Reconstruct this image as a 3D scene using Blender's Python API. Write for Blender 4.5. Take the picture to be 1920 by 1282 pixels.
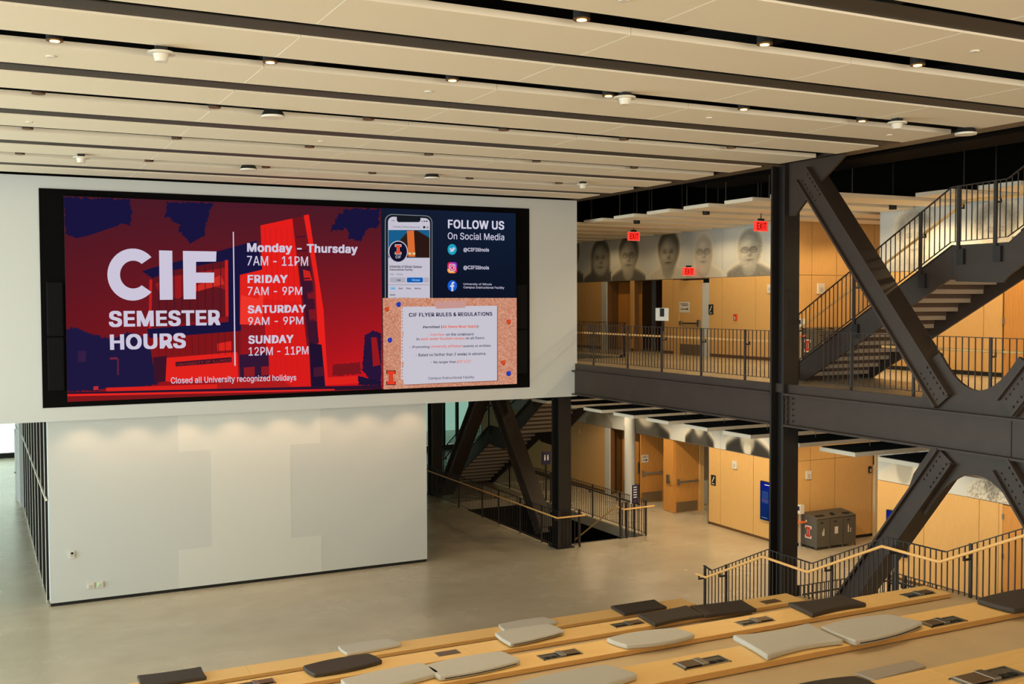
import bpy, bmesh, math, random
import numpy as np
from mathutils import Vector, Matrix
random.seed(7)
for o in list(bpy.data.objects):
    bpy.data.objects.remove(o, do_unlink=True)
S = bpy.context.scene
COL = S.collection

# ------------------------------------------------------------------ camera
FPX, YAW, PIT, ROL, EYE = 2000.0, 0.46677, -0.036412, -0.003036, 7.0
_f = Vector((math.sin(YAW) * math.cos(PIT), math.cos(YAW) * math.cos(PIT), math.sin(PIT)))
_r = _f.cross(Vector((0, 0, 1))).normalized()
_u = _r.cross(_f)
_R = _r * math.cos(ROL) + _u * math.sin(ROL)
_U = -_r * math.sin(ROL) + _u * math.cos(ROL)
cd = bpy.data.cameras.new('camera')
cd.sensor_width = 36
cd.lens = FPX / 1920 * 36
cd.clip_end = 400
cam = bpy.data.objects.new('camera', cd)
COL.objects.link(cam)
cam.matrix_world = Matrix(((_R.x, _U.x, -_f.x, 0), (_R.y, _U.y, -_f.y, 0), (_R.z, _U.z, -_f.z, EYE), (0, 0, 0, 1)))
S.camera = cam

def at(px, py, ax, v):
    """where the sight line through a photograph pixel meets the plane ax = v"""
    d = _f + _R * ((px - 960) / FPX) + _U * ((641 - py) / FPX)
    c = Vector((0, 0, EYE))
    k = 'xyz'.index(ax)
    return c + d * ((v - c[k]) / d[k])

# ------------------------------------------------------------------ world, light, exposure
S.view_settings.view_transform = 'Standard'
S.view_settings.look = 'None'
S.view_settings.gamma = 1
S.view_settings.use_curve_mapping = False
S.view_settings.exposure = 0.0
W = bpy.data.worlds.new('overcast_sky')
S.world = W
W.use_nodes = True
W.node_tree.nodes['Background'].inputs[0].default_value = (0.93, 1.0, 0.95, 1)
W.node_tree.nodes['Background'].inputs[1].default_value = 2.2

def area(name, loc, rot, sx, sy, power, col):
    l = bpy.data.lights.new(name, 'AREA')
    l.shape = 'RECTANGLE'; l.size = sx; l.size_y = sy; l.energy = power; l.color = col
    o = bpy.data.objects.new(name, l); COL.objects.link(o)
    o.location = loc; o.rotation_euler = rot
    return o
def spot(name, loc, power, col=(1, .72, .42), size=100, blend=.8, rad=.05, rot=(0, 0, 0)):
    l = bpy.data.lights.new(name, 'SPOT')
    l.energy = power; l.color = col; l.spot_size = math.radians(size); l.spot_blend = blend; l.shadow_soft_size = rad
    o = bpy.data.objects.new(name, l); COL.objects.link(o)
    o.location = loc; o.rotation_euler = rot
    return o
R90 = math.pi / 2
# daylight through the glazed side (left) and the glazed end behind the camera
area('daylight_side_glazing', (-11.4, 14, 3.8), (0, -R90, 0), 7, 42, 3150, (.74, .97, 1.0))
area('daylight_rear_glazing', (4, -11.4, 6.4), (R90, 0, 0), 26, 7, 3300, (1.0, .85, .66))
# corridor downlights (warm)
for _y in (15.2, 18.4, 21.6, 24.8, 28.0, 31.2):
    spot('corridor_downlight', (18.9, _y, 3.86), 150 if _y < 20 else 200, (1, .76, .46), 146, .4)
for _y in (11.8, 15.0, 18.2, 22.9, 26.1, 29.3, 32.5):
    spot('upper_corridor_downlight', (19.2, _y, 9.2), (40 if _y > 27 else 75) if _y > 23.5 else 220, (1, .70, .34), 165, .4)
spot('alcove_fill_light', (22.2, 21.9, 9.2), 110, (1, .72, .38), 150, .5)  # two unseen lamps added to brighten the alcove walls
spot('alcove_fill_light', (22.2, 21.9, 3.86), 70, (1, .72, .38), 150, .5)
for _x in (2.21, 3.36, 4.52, 5.72, 6.9, 8.05, 9.1, 10.3):
    spot('wall_washer_light', (_x, 25.95, 4.39), 20, (1, .60, .32), 112, .7, .03, (.32, 0, 0))

# ------------------------------------------------------------------ materials
def lin(c):
    return tuple(((v / 255) / 12.92 if v / 255 <= .04045 else ((v / 255 + .055) / 1.055) ** 2.4) for v in c) + (1,)
MATS = {}
def mat(name, rgb, rough=.6, metal=0, noise=0, scale=8, spec=.5, bump=0, stretch=None, emit=0):
    if name in MATS: return MATS[name]
    m = bpy.data.materials.new(name); m.use_nodes = True
    nt = m.node_tree; b = nt.nodes['Principled BSDF']
    c = lin(rgb)
    b.inputs['Base Color'].default_value = c
    b.inputs['Roughness'].default_value = rough
    b.inputs['Metallic'].default_value = metal
    b.inputs['Specular IOR Level'].default_value = spec
    if emit:
        b.inputs['Emission Color'].default_value = c
        b.inputs['Emission Strength'].default_value = emit
    if noise or bump:
        tc = nt.nodes.new('ShaderNodeTexCoord'); mp = nt.nodes.new('ShaderNodeMapping')
        geo = nt.nodes.new('ShaderNodeNewGeometry')
        nt.links.new(geo.outputs['Position'], mp.inputs['Vector'])
        if stretch: mp.inputs['Scale'].default_value = stretch
        n = nt.nodes.new('ShaderNodeTexNoise'); n.inputs['Scale'].default_value = scale; n.inputs['Detail'].default_value = 5
        nt.links.new(mp.outputs[0], n.inputs['Vector'])
        if noise:
            r = nt.nodes.new('ShaderNodeValToRGB')
            r.color_ramp.elements[0].position = .3; r.color_ramp.elements[1].position = .7
            r.color_ramp.elements[0].color = tuple(v * (1 - noise) for v in c[:3]) + (1,)
            r.color_ramp.elements[1].color = tuple(min(1, v * (1 + noise)) for v in c[:3]) + (1,)
            nt.links.new(n.outputs['Fac'], r.inputs[0]); nt.links.new(r.outputs[0], b.inputs['Base Color'])
        if bump:
            bp = nt.nodes.new('ShaderNodeBump'); bp.inputs['Strength'].default_value = bump; bp.inputs['Distance'].default_value = .01
            nt.links.new(n.outputs['Fac'], bp.inputs['Height']); nt.links.new(bp.outputs[0], b.inputs['Normal'])
    MATS[name] = m
    return m
WHITE = mat('painted_plaster', (210, 214, 213), .75)
WHITE_I = mat('painted_plaster_pale', (221, 224, 221), .7)
CEIL = mat('acoustic_panel', (240, 230, 210), .85)
BLACK = mat('black_paint', (22, 20, 19), .7)
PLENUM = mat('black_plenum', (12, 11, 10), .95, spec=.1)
CHANNEL = mat('dark_channel_metal', (60, 54, 48), .6)
STEEL = mat('painted_steel', (57, 46, 38), .5, noise=.12, scale=3)
STEEL_D = mat('painted_steel_dark', (27, 23, 21), .45)
WOOD = mat('maple_panel', (226, 180, 112), .5, noise=.05, scale=14, stretch=(4, 4, .35))
WOOD_D = mat('maple_door', (212, 150, 74), .45, noise=.1, scale=9, stretch=(6, 6, .3))
BENCH = mat('bench_maple', (250, 206, 132), .42, noise=.05, scale=9, stretch=(.35, 7, 7))
BENCH_E = mat('bench_edge', (214, 166, 100), .5, noise=.1, scale=14, stretch=(.3, 5, 9))
HAND = mat('handrail_maple', (250, 198, 122), .35)
CONC_T = mat('tier_concrete', (208, 183, 143), .5, noise=.08, scale=1.3)
GREYC = mat('grey_vinyl', (196, 193, 184), .5, noise=.03, scale=40)
DARKC = mat('charcoal_vinyl', (62, 54, 48), .6, noise=.06, scale=40)
METAL = mat('brushed_metal', (170, 165, 155), .3, metal=.9)
BROWN = mat('brown_plate', (118, 96, 74), .4, metal=.3)
TREADM = mat('stair_tread', (150, 136, 118), .6)
RISER = mat('stair_riser', (70, 52, 42), .7, noise=.25, scale=30)
BINS = mat('bin_plastic', (92, 88, 80), .6)
WHITEP = mat('white_plastic', (225, 220, 208), .4)
PAPER = mat('paper', (225, 222, 215), .8)
REDP = mat('red_enamel', (205, 62, 40), .5)
ORANGE = mat('orange_plastic', (235, 120, 60), .5)
NAVY = mat('navy_sign', (32, 30, 70), .5)
GREYPLATE = mat('kick_plate', (150, 128, 100), .35, metal=.6)

def floor_mat():
    m = bpy.data.materials.new('polished_concrete'); m.use_nodes = True
    nt = m.node_tree; b = nt.nodes['Principled BSDF']
    geo = nt.nodes.new('ShaderNodeNewGeometry')
    def nz(scale, det, sc=(1, 1, 1)):
        mp = nt.nodes.new('ShaderNodeMapping'); mp.inputs['Scale'].default_value = sc
        nt.links.new(geo.outputs['Position'], mp.inputs['Vector'])
        n = nt.nodes.new('ShaderNodeTexNoise'); n.inputs['Scale'].default_value = scale; n.inputs['Detail'].default_value = det
        n.inputs['Roughness'].default_value = .6
        nt.links.new(mp.outputs[0], n.inputs['Vector']); return n
    n1 = nz(.33, 3, (1, 1.3, 1)); n2 = nz(1.6, 3)
    r1 = nt.nodes.new('ShaderNodeValToRGB')
    r1.color_ramp.elements[0].position = .25; r1.color_ramp.elements[1].position = .8
    r1.color_ramp.elements[0].color = lin((190, 177, 152)); r1.color_ramp.elements[1].color = lin((216, 205, 182))
    r2 = nt.nodes.new('ShaderNodeValToRGB')
    r2.color_ramp.elements[0].position = .2; r2.color_ramp.elements[1].position = .8
    r2.color_ramp.elements[0].color = (.93, .93, .93, 1); r2.color_ramp.elements[1].color = (1, 1, 1, 1)
    mx = nt.nodes.new('ShaderNodeMix'); mx.data_type = 'RGBA'; mx.blend_type = 'MULTIPLY'; mx.inputs[0].default_value = 1
    nt.links.new(n1.outputs['Fac'], r1.inputs[0]); nt.links.new(n2.outputs['Fac'], r2.inputs[0])
    nt.links.new(r1.outputs[0], mx.inputs[6]); nt.links.new(r2.outputs[0], mx.inputs[7])
    nt.links.new(mx.outputs[2], b.inputs['Base Color'])
    mr = nt.nodes.new('ShaderNodeMapRange'); mr.inputs[3].default_value = .24; mr.inputs[4].default_value = .30
    nt.links.new(n1.outputs['Fac'], mr.inputs[0]); nt.links.new(mr.outputs[0], b.inputs['Roughness'])
    b.inputs['Specular IOR Level'].default_value = .6
    return m
FLOOR = floor_mat()

def glass_mat(name, tint, a=.12):
    m = bpy.data.materials.new(name); m.use_nodes = True
    nt = m.node_tree; nt.nodes.remove(nt.nodes['Principled BSDF'])
    t = nt.nodes.new('ShaderNodeBsdfTransparent'); t.inputs[0].default_value = tint
    g = nt.nodes.new('ShaderNodeBsdfGlossy'); g.inputs['Roughness'].default_value = .03
    x = nt.nodes.new('ShaderNodeMixShader'); x.inputs[0].default_value = a
    nt.links.new(t.outputs[0], x.inputs[1]); nt.links.new(g.outputs[0], x.inputs[2])
    nt.links.new(x.outputs[0], nt.nodes['Material Output'].inputs[0])
    return m
GLASS = glass_mat('clear_glass', (.9, .97, .92, 1), .06)
GLASS_G = glass_mat('green_tinted_glass', (.36, .47, .42, 1), .06)
GLASS_D = glass_mat('smoked_glass', (.05, .06, .08, 1), .14)

def vc_mat(name, emit=0, rough=.7):
    m = bpy.data.materials.new(name); m.use_nodes = True
    nt = m.node_tree; b = nt.nodes['Principled BSDF']
    a = nt.nodes.new('ShaderNodeVertexColor'); a.layer_name = 'col'
    if emit:
        b.inputs['Base Color'].default_value = (.0, .0, .0, 1)
        nt.links.new(a.outputs[0], b.inputs['Emission Color']); b.inputs['Emission Strength'].default_value = emit
        b.inputs['Roughness'].default_value = .8; b.inputs['Specular IOR Level'].default_value = .0
    else:
        nt.links.new(a.outputs[0], b.inputs['Base Color']); b.inputs['Roughness'].default_value = rough
    return m
LED = vc_mat('led_screen', 1.0)
PRINT = vc_mat('printed_mural', 0, .75)

# ------------------------------------------------------------------ builders
WL = {}
def wloc(o):
    return WL.get(o.name, Vector((0, 0, 0))) if o else Vector((0, 0, 0))
def link(name, me, loc, parent=None, m=None):
    o = bpy.data.objects.new(name, me); COL.objects.link(o)
    loc = Vector(loc)
    if parent:
        o.parent = parent
    o.location = loc - wloc(parent)
    WL[o.name] = loc
    if m is not None and me is not None:
        me.materials.append(m)
    return o
def tag(o, label=None, cat=None, group=None, kind=None):
    if label: o['label'] = label
    if cat: o['category'] = cat
    if group: o['group'] = group
    if kind: o['kind'] = kind
    return o
def empty(name, loc, label=None, cat=None, group=None, kind=None):
    o = bpy.data.objects.new(name, None); COL.objects.link(o)
    o.empty_display_size = .2
    o.location = loc; WL[o.name] = Vector(loc)
    return tag(o, label, cat, group, kind)

class MB:
    """collects world-space geometry, builds ONE mesh object"""
    def __init__(s): s.v = []; s.f = []; s.c = []
    def poly(s, pts, col=None):
        n = len(s.v); s.v += [tuple(p) for p in pts]; s.f.append(tuple(range(n, n + len(pts)))); s.c.append(col); return s
    def box(s, x0, x1, y0, y1, z0, z1, col=None):
        n = len(s.v)
        s.v += [(x, y, z) for x in (x0, x1) for y in (y0, y1) for z in (z0, z1)]
        for q in ((0, 1, 3, 2), (4, 6, 7, 5), (0, 4, 5, 1), (2, 3, 7, 6), (0, 2, 6, 4), (1, 5, 7, 3)):
            s.f.append(tuple(n + i for i in q)); s.c.append(col)
        return s
    def prism(s, pts, d, col=None):
        """flat outline pts pushed along vector d"""
        n = len(s.v); k = len(pts); d = Vector(d)
        s.v += [tuple(p) for p in pts] + [tuple(Vector(p) + d) for p in pts]
        s.f.append(tuple(range(n + k - 1, n - 1, -1))); s.f.append(tuple(range(n + k, n + 2 * k))); s.c += [col, col]
        for i in range(k):
            j = (i + 1) % k
            s.f.append((n + i, n + j, n + k + j, n + k + i)); s.c.append(col)
        return s
    def bar(s, p0, p1, w, h, up=(0, 0, 1), col=None):
        """box-section bar from p0 to p1: w across, h along up"""
        p0, p1 = Vector(p0), Vector(p1); d = (p1 - p0).normalized(); up = Vector(up)
        sd = d.cross(up)
        if sd.length < 1e-5: sd = d.cross(Vector((1, 0, 0)))
        sd.normalize(); u2 = sd.cross(d)
        q = [sd * (a * w / 2) + u2 * (b * h / 2) for a, b in ((-1, -1), (1, -1), (1, 1), (-1, 1))]
        return s.prism([p0 + x for x in q], p1 - p0, col)
    def tube(s, p0, p1, r0, r1=None, n=12, col=None):
        p0, p1 = Vector(p0), Vector(p1); r1 = r0 if r1 is None else r1
        d = (p1 - p0).normalized(); a = d.orthogonal().normalized(); b = d.cross(a)
        k = len(s.v)
        for p, r in ((p0, r0), (p1, r1)):
            for i in range(n):
                t = 2 * math.pi * i / n
                s.v.append(tuple(p + a * (r * math.cos(t)) + b * (r * math.sin(t))))
        s.f.append(tuple(k + i for i in range(n - 1, -1, -1))); s.f.append(tuple(k + n + i for i in range(n))); s.c += [col, col]
        for i in range(n):
            j = (i + 1) % n; s.f.append((k + i, k + j, k + n + j, k + n + i)); s.c.append(col)
        return s
    def build(s, name, m, parent=None, bevel=0, smooth=False, origin=None):
        A = np.array(s.v, float)
        c = (A.min(0) + A.max(0)) / 2
        if origin is not None: c = np.array(origin, float)
        elif parent is None: c[2] = A[:, 2].min()
        me = bpy.data.meshes.new(name)
        me.from_pydata((A - c).tolist(), [], s.f)
        if any(x is not None for x in s.c):
            at_ = me.color_attributes.new('col', 'BYTE_COLOR', 'CORNER')
            vals = []
            for face, cc in zip(s.f, s.c):
                if cc is None: cc = (255, 255, 255)
                if isinstance(cc[0], (tuple, list)):
                    for q in cc: vals += list(lin(q))
                else: vals += list(lin(cc)) * len(face)
            at_.data.foreach_set('color', vals)
        me.validate(); me.update()
        o = link(name, me, c, parent, m)
        if bevel:
            b = o.modifiers.new('bevel', 'BEVEL'); b.width = bevel; b.segments = 2; b.limit_method = 'ANGLE'
        if smooth:
            for p in me.polygons: p.use_smooth = True
        return o
def B(name, x0, x1, y0, y1, z0, z1, m, parent=None, bevel=0):
    return MB().box(x0, x1, y0, y1, z0, z1).build(name, m, parent, bevel)
UNIT = {}
def unit(m):
    if m.name not in UNIT:
        me = bpy.data.meshes.new('unit_bar')
        me.from_pydata([(x, y, z) for x in (-.5, .5) for y in (-.5, .5) for z in (-.5, .5)], [],
                       [(0, 1, 3, 2), (4, 6, 7, 5), (0, 4, 5, 1), (2, 3, 7, 6), (0, 2, 6, 4), (1, 5, 7, 3)])
        me.materials.append(m); UNIT[m.name] = me
    return UNIT[m.name]
def ub(name, x0, x1, y0, y1, z0, z1, m, parent):
    """box part sharing one unit mesh"""
    o = bpy.data.objects.new(name, unit(m)); COL.objects.link(o)
    c = Vector(((x0 + x1) / 2, (y0 + y1) / 2, (z0 + z1) / 2))
    o.parent = parent; o.location = c - wloc(parent); o.scale = (x1 - x0, y1 - y0, z1 - z0); WL[o.name] = c
    return o

def under(child, par):
    """hang a world-placed part under a scaled unit part (part > sub-part)"""
    c = WL[child.name]; p = WL[par.name]
    child.parent = par
    child.matrix_parent_inverse = Matrix.LocRotScale(p, None, par.scale).inverted() @ Matrix.Identity(4)
    root = par.parent
    child.location = c - WL[root.name] if False else c
    child.matrix_parent_inverse = Matrix.LocRotScale(p, None, par.scale).inverted()
    return child
FONT = None
try:
    import os
    FONT = bpy.data.fonts.load(os.path.join(bpy.utils.system_resource('DATAFILES', path='fonts'), 'Inter.woff2'))
except Exception:
    FONT = None
CAPK = [1.0]
def text_mesh(txt, bold=0.0, spacing=1.0):
    caps = txt == txt.upper()
    if caps: txt = txt.replace('I', '|')      # plain upright stroke, no serifs
    """flat letters; bold letters are struck several times, a hair apart"""
    cu = bpy.data.curves.new('txt', 'FONT'); cu.body = txt; cu.size = 1; cu.resolution_u = 3
    cu.space_character = spacing + bold * 1.6
    if FONT: cu.font = FONT
    o = bpy.data.objects.new('txt', cu); COL.objects.link(o)
    dg = bpy.context.evaluated_depsgraph_get(); dg.update()
    me = bpy.data.meshes.new_from_object(o.evaluated_get(dg))
    V = np.array([v.co[:] for v in me.vertices]); F = [tuple(p.vertices) for p in me.polygons]
    bpy.data.objects.remove(o); bpy.data.curves.remove(cu); bpy.data.meshes.remove(me)
    if caps and len(V) and '|' in txt: V[:, 1] = np.clip(V[:, 1], 0, .7273 * CAPK[0])
    if bold > 0 and len(V):
        n = len(V); VV = []; FF = []
        dirs = [(a, .6 * b) for a in (-1, 0, 1) for b in (-1, 0, 1)]
        for k, (a, b) in enumerate(dirs):
            VV.append(V + np.array([a * bold, b * bold, -.00001 * k])); FF += [tuple(i + n * k for i in f) for f in F]
        V = np.concatenate(VV); F = FF
    return V, F
def lettering(name, items, m, parent, col=None):
    """items: (text, bold, P_topleft, P_topright, P_bottomleft) ink box corners in the world; one joined part"""
    mb = MB()
    for it in items:
        txt, bold, tl, tr, bl = it[:5]; c = it[5] if len(it) > 5 else col
        V, F = text_mesh(txt, bold)
        if not len(V): continue
        mn, mx = V.min(0), V.max(0)
        tl, tr, bl = Vector(tl), Vector(tr), Vector(bl)
        n = len(mb.v)
        for v in V:
            a = (v[0] - mn[0]) / (mx[0] - mn[0]); b = (mx[1] - v[1]) / (mx[1] - mn[1])
            mb.v.append(tuple(tl + (tr - tl) * a + (bl - tl) * b))
        for f in F: mb.f.append(tuple(n + i for i in f)); mb.c.append(c)
    return mb.build(name, m, parent)

_V, _F = text_mesh('H')
CAPK[0] = float(_V[:, 1].max()) / .7273
# ------------------------------------------------------------------ key numbers (metres)
YU, YW = 25.6, 26.66          # upper (screen) wall face, lower wall face
XT = 14.95                    # plane of the steel truss
XW = 20.63                    # timber lined wall
Z2 = 5.3                      # upper floor
ZC = 9.8                      # underside of the ceiling panels

# ================================================================== STRUCTURE
fl = MB()
HX0, HX1, HY0, HY1 = 14.8, 17.85, 26.75, 34.2
fl.box(-12, HX0, -12, 54, -.3, 0).box(HX1, 25, -12, 54, -.3, 0).box(HX0, HX1, -12, HY0, -.3, 0).box(HX0, HX1, HY1, 54, -.3, 0)
tag(fl.build('floor', FLOOR), kind='structure', label='polished concrete floor of the hall')
# pit of the stair that goes down
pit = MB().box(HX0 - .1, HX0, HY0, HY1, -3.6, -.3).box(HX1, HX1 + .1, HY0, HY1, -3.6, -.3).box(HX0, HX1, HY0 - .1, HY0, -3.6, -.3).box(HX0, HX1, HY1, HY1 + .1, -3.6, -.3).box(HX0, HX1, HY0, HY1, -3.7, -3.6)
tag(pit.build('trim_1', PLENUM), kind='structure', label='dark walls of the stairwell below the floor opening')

# upper floor slab
sl = MB()
sl.box(18.06, 25, 3, 41, 5.14, 5.3).box(15.17, 15.98, 3, 41, 5.14, 5.3).box(15.98, 18.06, 3, 28.0, 5.14, 5.3).box(15.98, 18.06, 37.8, 41, 5.14, 5.3)
sl.box(14.9, 15.17, 3, 36.2, 5.16, 5.3)
tag(sl.build('floor_upper', FLOOR), kind='structure', label='upper corridor floor slab')
B('trim_2', 14.86, 14.9, 3, 36.2, 5.14, 5.32, STEEL)['kind'] = 'structure'
# underside (dark soffit of the slab)
B('ceiling_lower', 15.17, 25, 3, 27.9, 4.95, 5.13, PLENUM)['kind'] = 'structure'

# screen wall (upper volume)
w = MB().box(-12, 14.92, YU, YU + .6, 4.41, 9.82).box(-12, 14.66, YU + .6, 54, 4.41, 9.82).build('wall_screen', WHITE); tag(w, kind='structure', label='upper white wall that carries the video wall')
w2 = B('trim_3', -12, 14.66, YU + .12, 54, 9.82, 11, PLENUM); w2['kind'] = 'structure'
# lower wall volume
w = B('wall_lower', 1.45, 10.84, YW, YW + .35, .08, 4.41, WHITE); tag(w, kind='structure', label='lower white wall under the screen wall')
B('baseboard_lower', 1.46, 10.83, YW + .03, YW + .3, 0, .08, BLACK)['kind'] = 'structure'
ip = MB()
ip.box(4.36, 7.9, YW - .004, YW, 3.42, 4.41).box(5.13, 7.11, YW - .004, YW, 1.02, 3.42).box(4.33, 7.9, YW - .004, YW, .08, 1.02)
tag(ip.build('painted_block_letter', WHITE_I, w), label='giant block letter I in paler paint')
B('wall_core', 1.6, 10.6, YW + .35, 44.4, 0, 4.41, BLACK)['kind'] = 'structure'
wr = B('wall_core_side', 10.6, 10.84, YW + .35, 44.4, 0, 4.41, WHITE); wr['kind'] = 'structure'
# white wall with a door beyond the glazed side
wb = B('wall_far_stub', 1.3, 1.6, 40.5, 44.4, 0, 4.41, WHITE); wb['kind'] = 'structure'
dw = empty('door_1', (1.3, 42.2, 0), 'white door in the far white wall', None, None, 'structure')
B('door_frame', 1.26, 1.3, 41.4, 43.2, 0, 2.6, WHITE_I, dw); B('door_leaf', 1.22, 1.26, 41.6, 43.0, .01, 2.45, WHITE, dw); B('door_handle', 1.16, 1.22, 41.7, 41.85, 1.0, 1.05, METAL, dw)

# glazed side of the lower volume
gp = empty('window_1', (1.45, 33.5, 0), 'dark glazed partition with black mullions at the side of the white wall', None, None, 'structure')
for k in range(9):
    y = 27.1 + 1.6 * k
    ub('mullion', 1.40, 1.6, y, y + .5 if k == 8 else y + .12, 0, 4.4, BLACK, gp)
    ub('mullion_edge', 1.385, 1.40, y, y + .02, 0, 4.4, WHITEP, gp)
    y1 = 28.7 + 1.6 * k
    if y1 < 41: ub('pane', 1.50, 1.52, y + .12, y1, .1, 4.4, mat('smoked_pane', (20, 22, 30), .08, spec=.8), gp)
ub('transom', 1.38, 1.42, YW + .04, 40.4, 2.47, 2.52, mat('pale_bar', (235, 228, 205), .4), gp)
ub('sill', 1.4, 1.6, YW + .35, 40.5, 0, .08, METAL, gp)

# far glazed end walls
def glazed(name, label, x0, x1, y, z1, step, m, fr=BLACK, z0=0):
    r = empty(name, ((x0 + x1) / 2, y, z0), label, None, None, 'structure')
    n = round((x1 - x0) / step)
    for i in range(n + 1):
        x = x0 + (x1 - x0) * i / n
        ub('mullion', x - .05, x + .05, y - .1, y + .1, z0, z1, fr, r)
        if i < n: ub('pane', x + .05, x + (x1 - x0) / n - .05, y - .01, y + .01, z0 + .25, z1, m, r)
    ub('frame_sill', x0, x1, y - .12, y + .12, z0, z0 + .22, fr, r)
    ub('transom', x0, x1, y - .06, y + .06, z0 + 2.9, z0 + 2.98, fr, r)
    return r
glazed('window_2', 'bright glazed end wall far left beyond the white wall', -12, 10.4, 53.8, 4.41, 2.8, GLASS)
glazed('window_3', 'green tinted glazed end wall behind the far stair', 10.9, 24.9, 47.0, 4.41, .7, GLASS_G)
# glazed side wall and rear wall (outside the picture, they let the daylight in)
r = empty('wall_left', (-12, 15, 0), 'glazed left side wall', None, None, 'structure')
for i in range(15):
    y = -12 + 66 * i / 14
    ub('mullion', -12.1, -11.9, y - .05, y + .05, 0, 11, BLACK, r)
ub('transom', -12.1, -11.9, -12, 54, 0, .3, BLACK, r); ub('transom', -12.1, -11.9, -12, 54, 9.8, 11, BLACK, r)
r = empty('wall_rear', (5, -12, 0), 'glazed rear wall', None, None, 'structure')
for i in range(12):
    x = -12 + 37 * i / 11
    ub('mullion', x - .05, x + .05, -12.1, -11.9, 0, 11, BLACK, r)
ub('transom', -12, 25, -12.1, -11.9, 9.8, 11, BLACK, r); ub('transom', -12, 25, -12.1, -11.9, 0, 3, WHITE, r)
B('wall_right', 24.9, 25.1, -12, 54, 0, 11, WHITE)['kind'] = 'structure'
B('wall_far_upper', 14.92, 25, 46.9, 47.1, 4.42, 11, PLENUM)['kind'] = 'structure'
# upper floor the photographer stands on
B('floor_balcony', -12, 13.0, -12, 2.2, 5.0, 5.3, CONC_T)['kind'] = 'structure'

# roof plenum
cl = B('ceiling_plenum', -12.2, 25.2, -12.2, 54.2, 11.0, 11.2, PLENUM); tag(cl, kind='structure', label='black ceiling void')
cp = empty('ceiling', (1, 12, ZC), 'pale ceiling of long panels with dark gaps', None, None, 'structure')
PANX = [-12.25, -9.18, -6.11, -3.04, .04, 3.12, 6.19, 9.26, 12.33, 14.62]
for k in range(-7, 8):
    y0 = 12.70 + 1.6 * k
    y1 = y0 + 1.04
    for a, b in zip(PANX[:-1], PANX[1:]):
        ub('ceiling_panel', a + .003, b - .003, y0, y1, ZC, ZC + .075, CEIL, cp)
        if b < 14: ub('joint_trim', b - .009, b + .009, y0 + .01, y1 - .01, ZC - .0015, ZC, mat('joint_white', (255, 250, 236), .6), cp)
    if k % 2:   # gaps closed by a dark channel (those in front of every second panel)
        ub('dark_channel', -12, 14.7, y0 - .38, y0 - .008, ZC + .022, ZC + .034, CHANNEL, cp)
B('ceiling_rear', -12, 14.7, -12, 1.2, ZC, ZC + .1, CEIL)['kind'] = 'structure'
# roof steel above the ceiling gaps, seen as black bars
for i, x in enumerate((-6, -1, 4, 9, 14)):
    b_ = B('roof_beam', x, x + .25, 1, 25.5, 10.3, 10.8, BLACK); b_['kind'] = 'structure'

# ---- timber wall, lower floor
def panels(root, ys, z0, z1, m, name='wood_panel', x=XW, th=.03):
    for a, b in zip(ys[:-1], ys[1:]):
        a, b = min(a, b), max(a, b)
        ub(name, x, x + th, a + .008, b - .008, z0, z1, m, root)
DARKJ = mat('joint_backing_board', (120, 84, 44), .8)  # dark brown backing behind the panels and their joints
wl = B('wall_timber_lower', XW + .03, XW + .2, 23.47, 27.15, 0, 5.13, DARKJ); tag(wl, kind='structure', label='maple panelled corridor wall, lower floor')
panels(wl, [23.47, 24.99, 26.56, 27.15], .09, 2.44, WOOD)
B('baseboard_right', XW + .06, XW + .2, 23.47, 27.14, 0, .09, BLACK, wl)
panels(wl, [23.47, 24.99, 26.56, 28.14, 29.72, 31.3, 32.9, 34.5, 36.1, 37.7, 39.3, 40.9, 42.5, 44.1], 2.45, 4.9, WHITE, 'mural_panel', XW - .001)
B('fascia_board', XW + .03, XW + .2, 27.15, 44.1, 2.42, 5.13, DARKJ, wl)
# beyond the doors
wf = B('wall_timber_far', XW + .03, XW + .2, 33.02, 44.1, 0, 2.44, DARKJ); tag(wf, kind='structure', label='pale maple panelled wall beyond the lower doors')
panels(wf, [33.36, 34.96, 36.56, 38.16, 39.76, 41.36, 42.9, 44.1], .09, 2.44, WOOD)
ub('white_pilaster', XW - .02, XW + .03, 33.02, 33.34, 0, 2.44, WHITE, wf)
# door recess back wall
bk = B('wall_recess_lower', 22.6, 22.75, 26.2, 33.6, 0, 5.1, WHITE); bk['kind'] = 'structure'
B('wall_recess_side', XW + .2, 22.6, 27.0, 27.15, 0, 5.1, WHITE)['kind'] = 'structure'

def door_x(name, label, x0, x1, y, z0, h=2.44, bar=True, kick=True, hinge_left=True, window=False, m=WOOD_D):
    """a leaf that faces the camera, in the plane y"""
    r = empty(name, ((x0 + x1) / 2, y, z0), label, None, None, 'structure')
    MB().box(x0, x1, y, y + .045, z0 + .01, z0 + h).build('door_leaf', m, r)
    if kick: ub('kick_plate', x0 + .03, x1 - .03, y - .004, y, z0 + .02, z0 + .36, GREYPLATE, r)
    if bar:
        MB().box(x0 + .06, x1 - .04, y - .075, y - .04, z0 + 1.0, z0 + 1.06).box(x0 + .04, x0 + .12, y - .08, y, z0 + .93, z0 + 1.13).box(x1 - .1, x1 - .05, y - .06, y, z0 + .98, z0 + 1.08).build('push_bar', METAL, r)
    return r
door_x('door_2', 'open maple door leaf with push bar behind the white column', 20.70, 21.62, 31.1, 0)
door_x('door_3', 'open maple door leaf with push bar nearest the maple wall', 20.72, 21.64, 29.06, 0)
dd = empty('door_4', (20.66, 29.4, 0), 'narrow maple door edge with lever plate', None, None, 'structure')
MB().box(20.66, 20.72, 29.1, 29.68, .01, 2.44).build('door_leaf', WOOD_D, dd)
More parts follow.
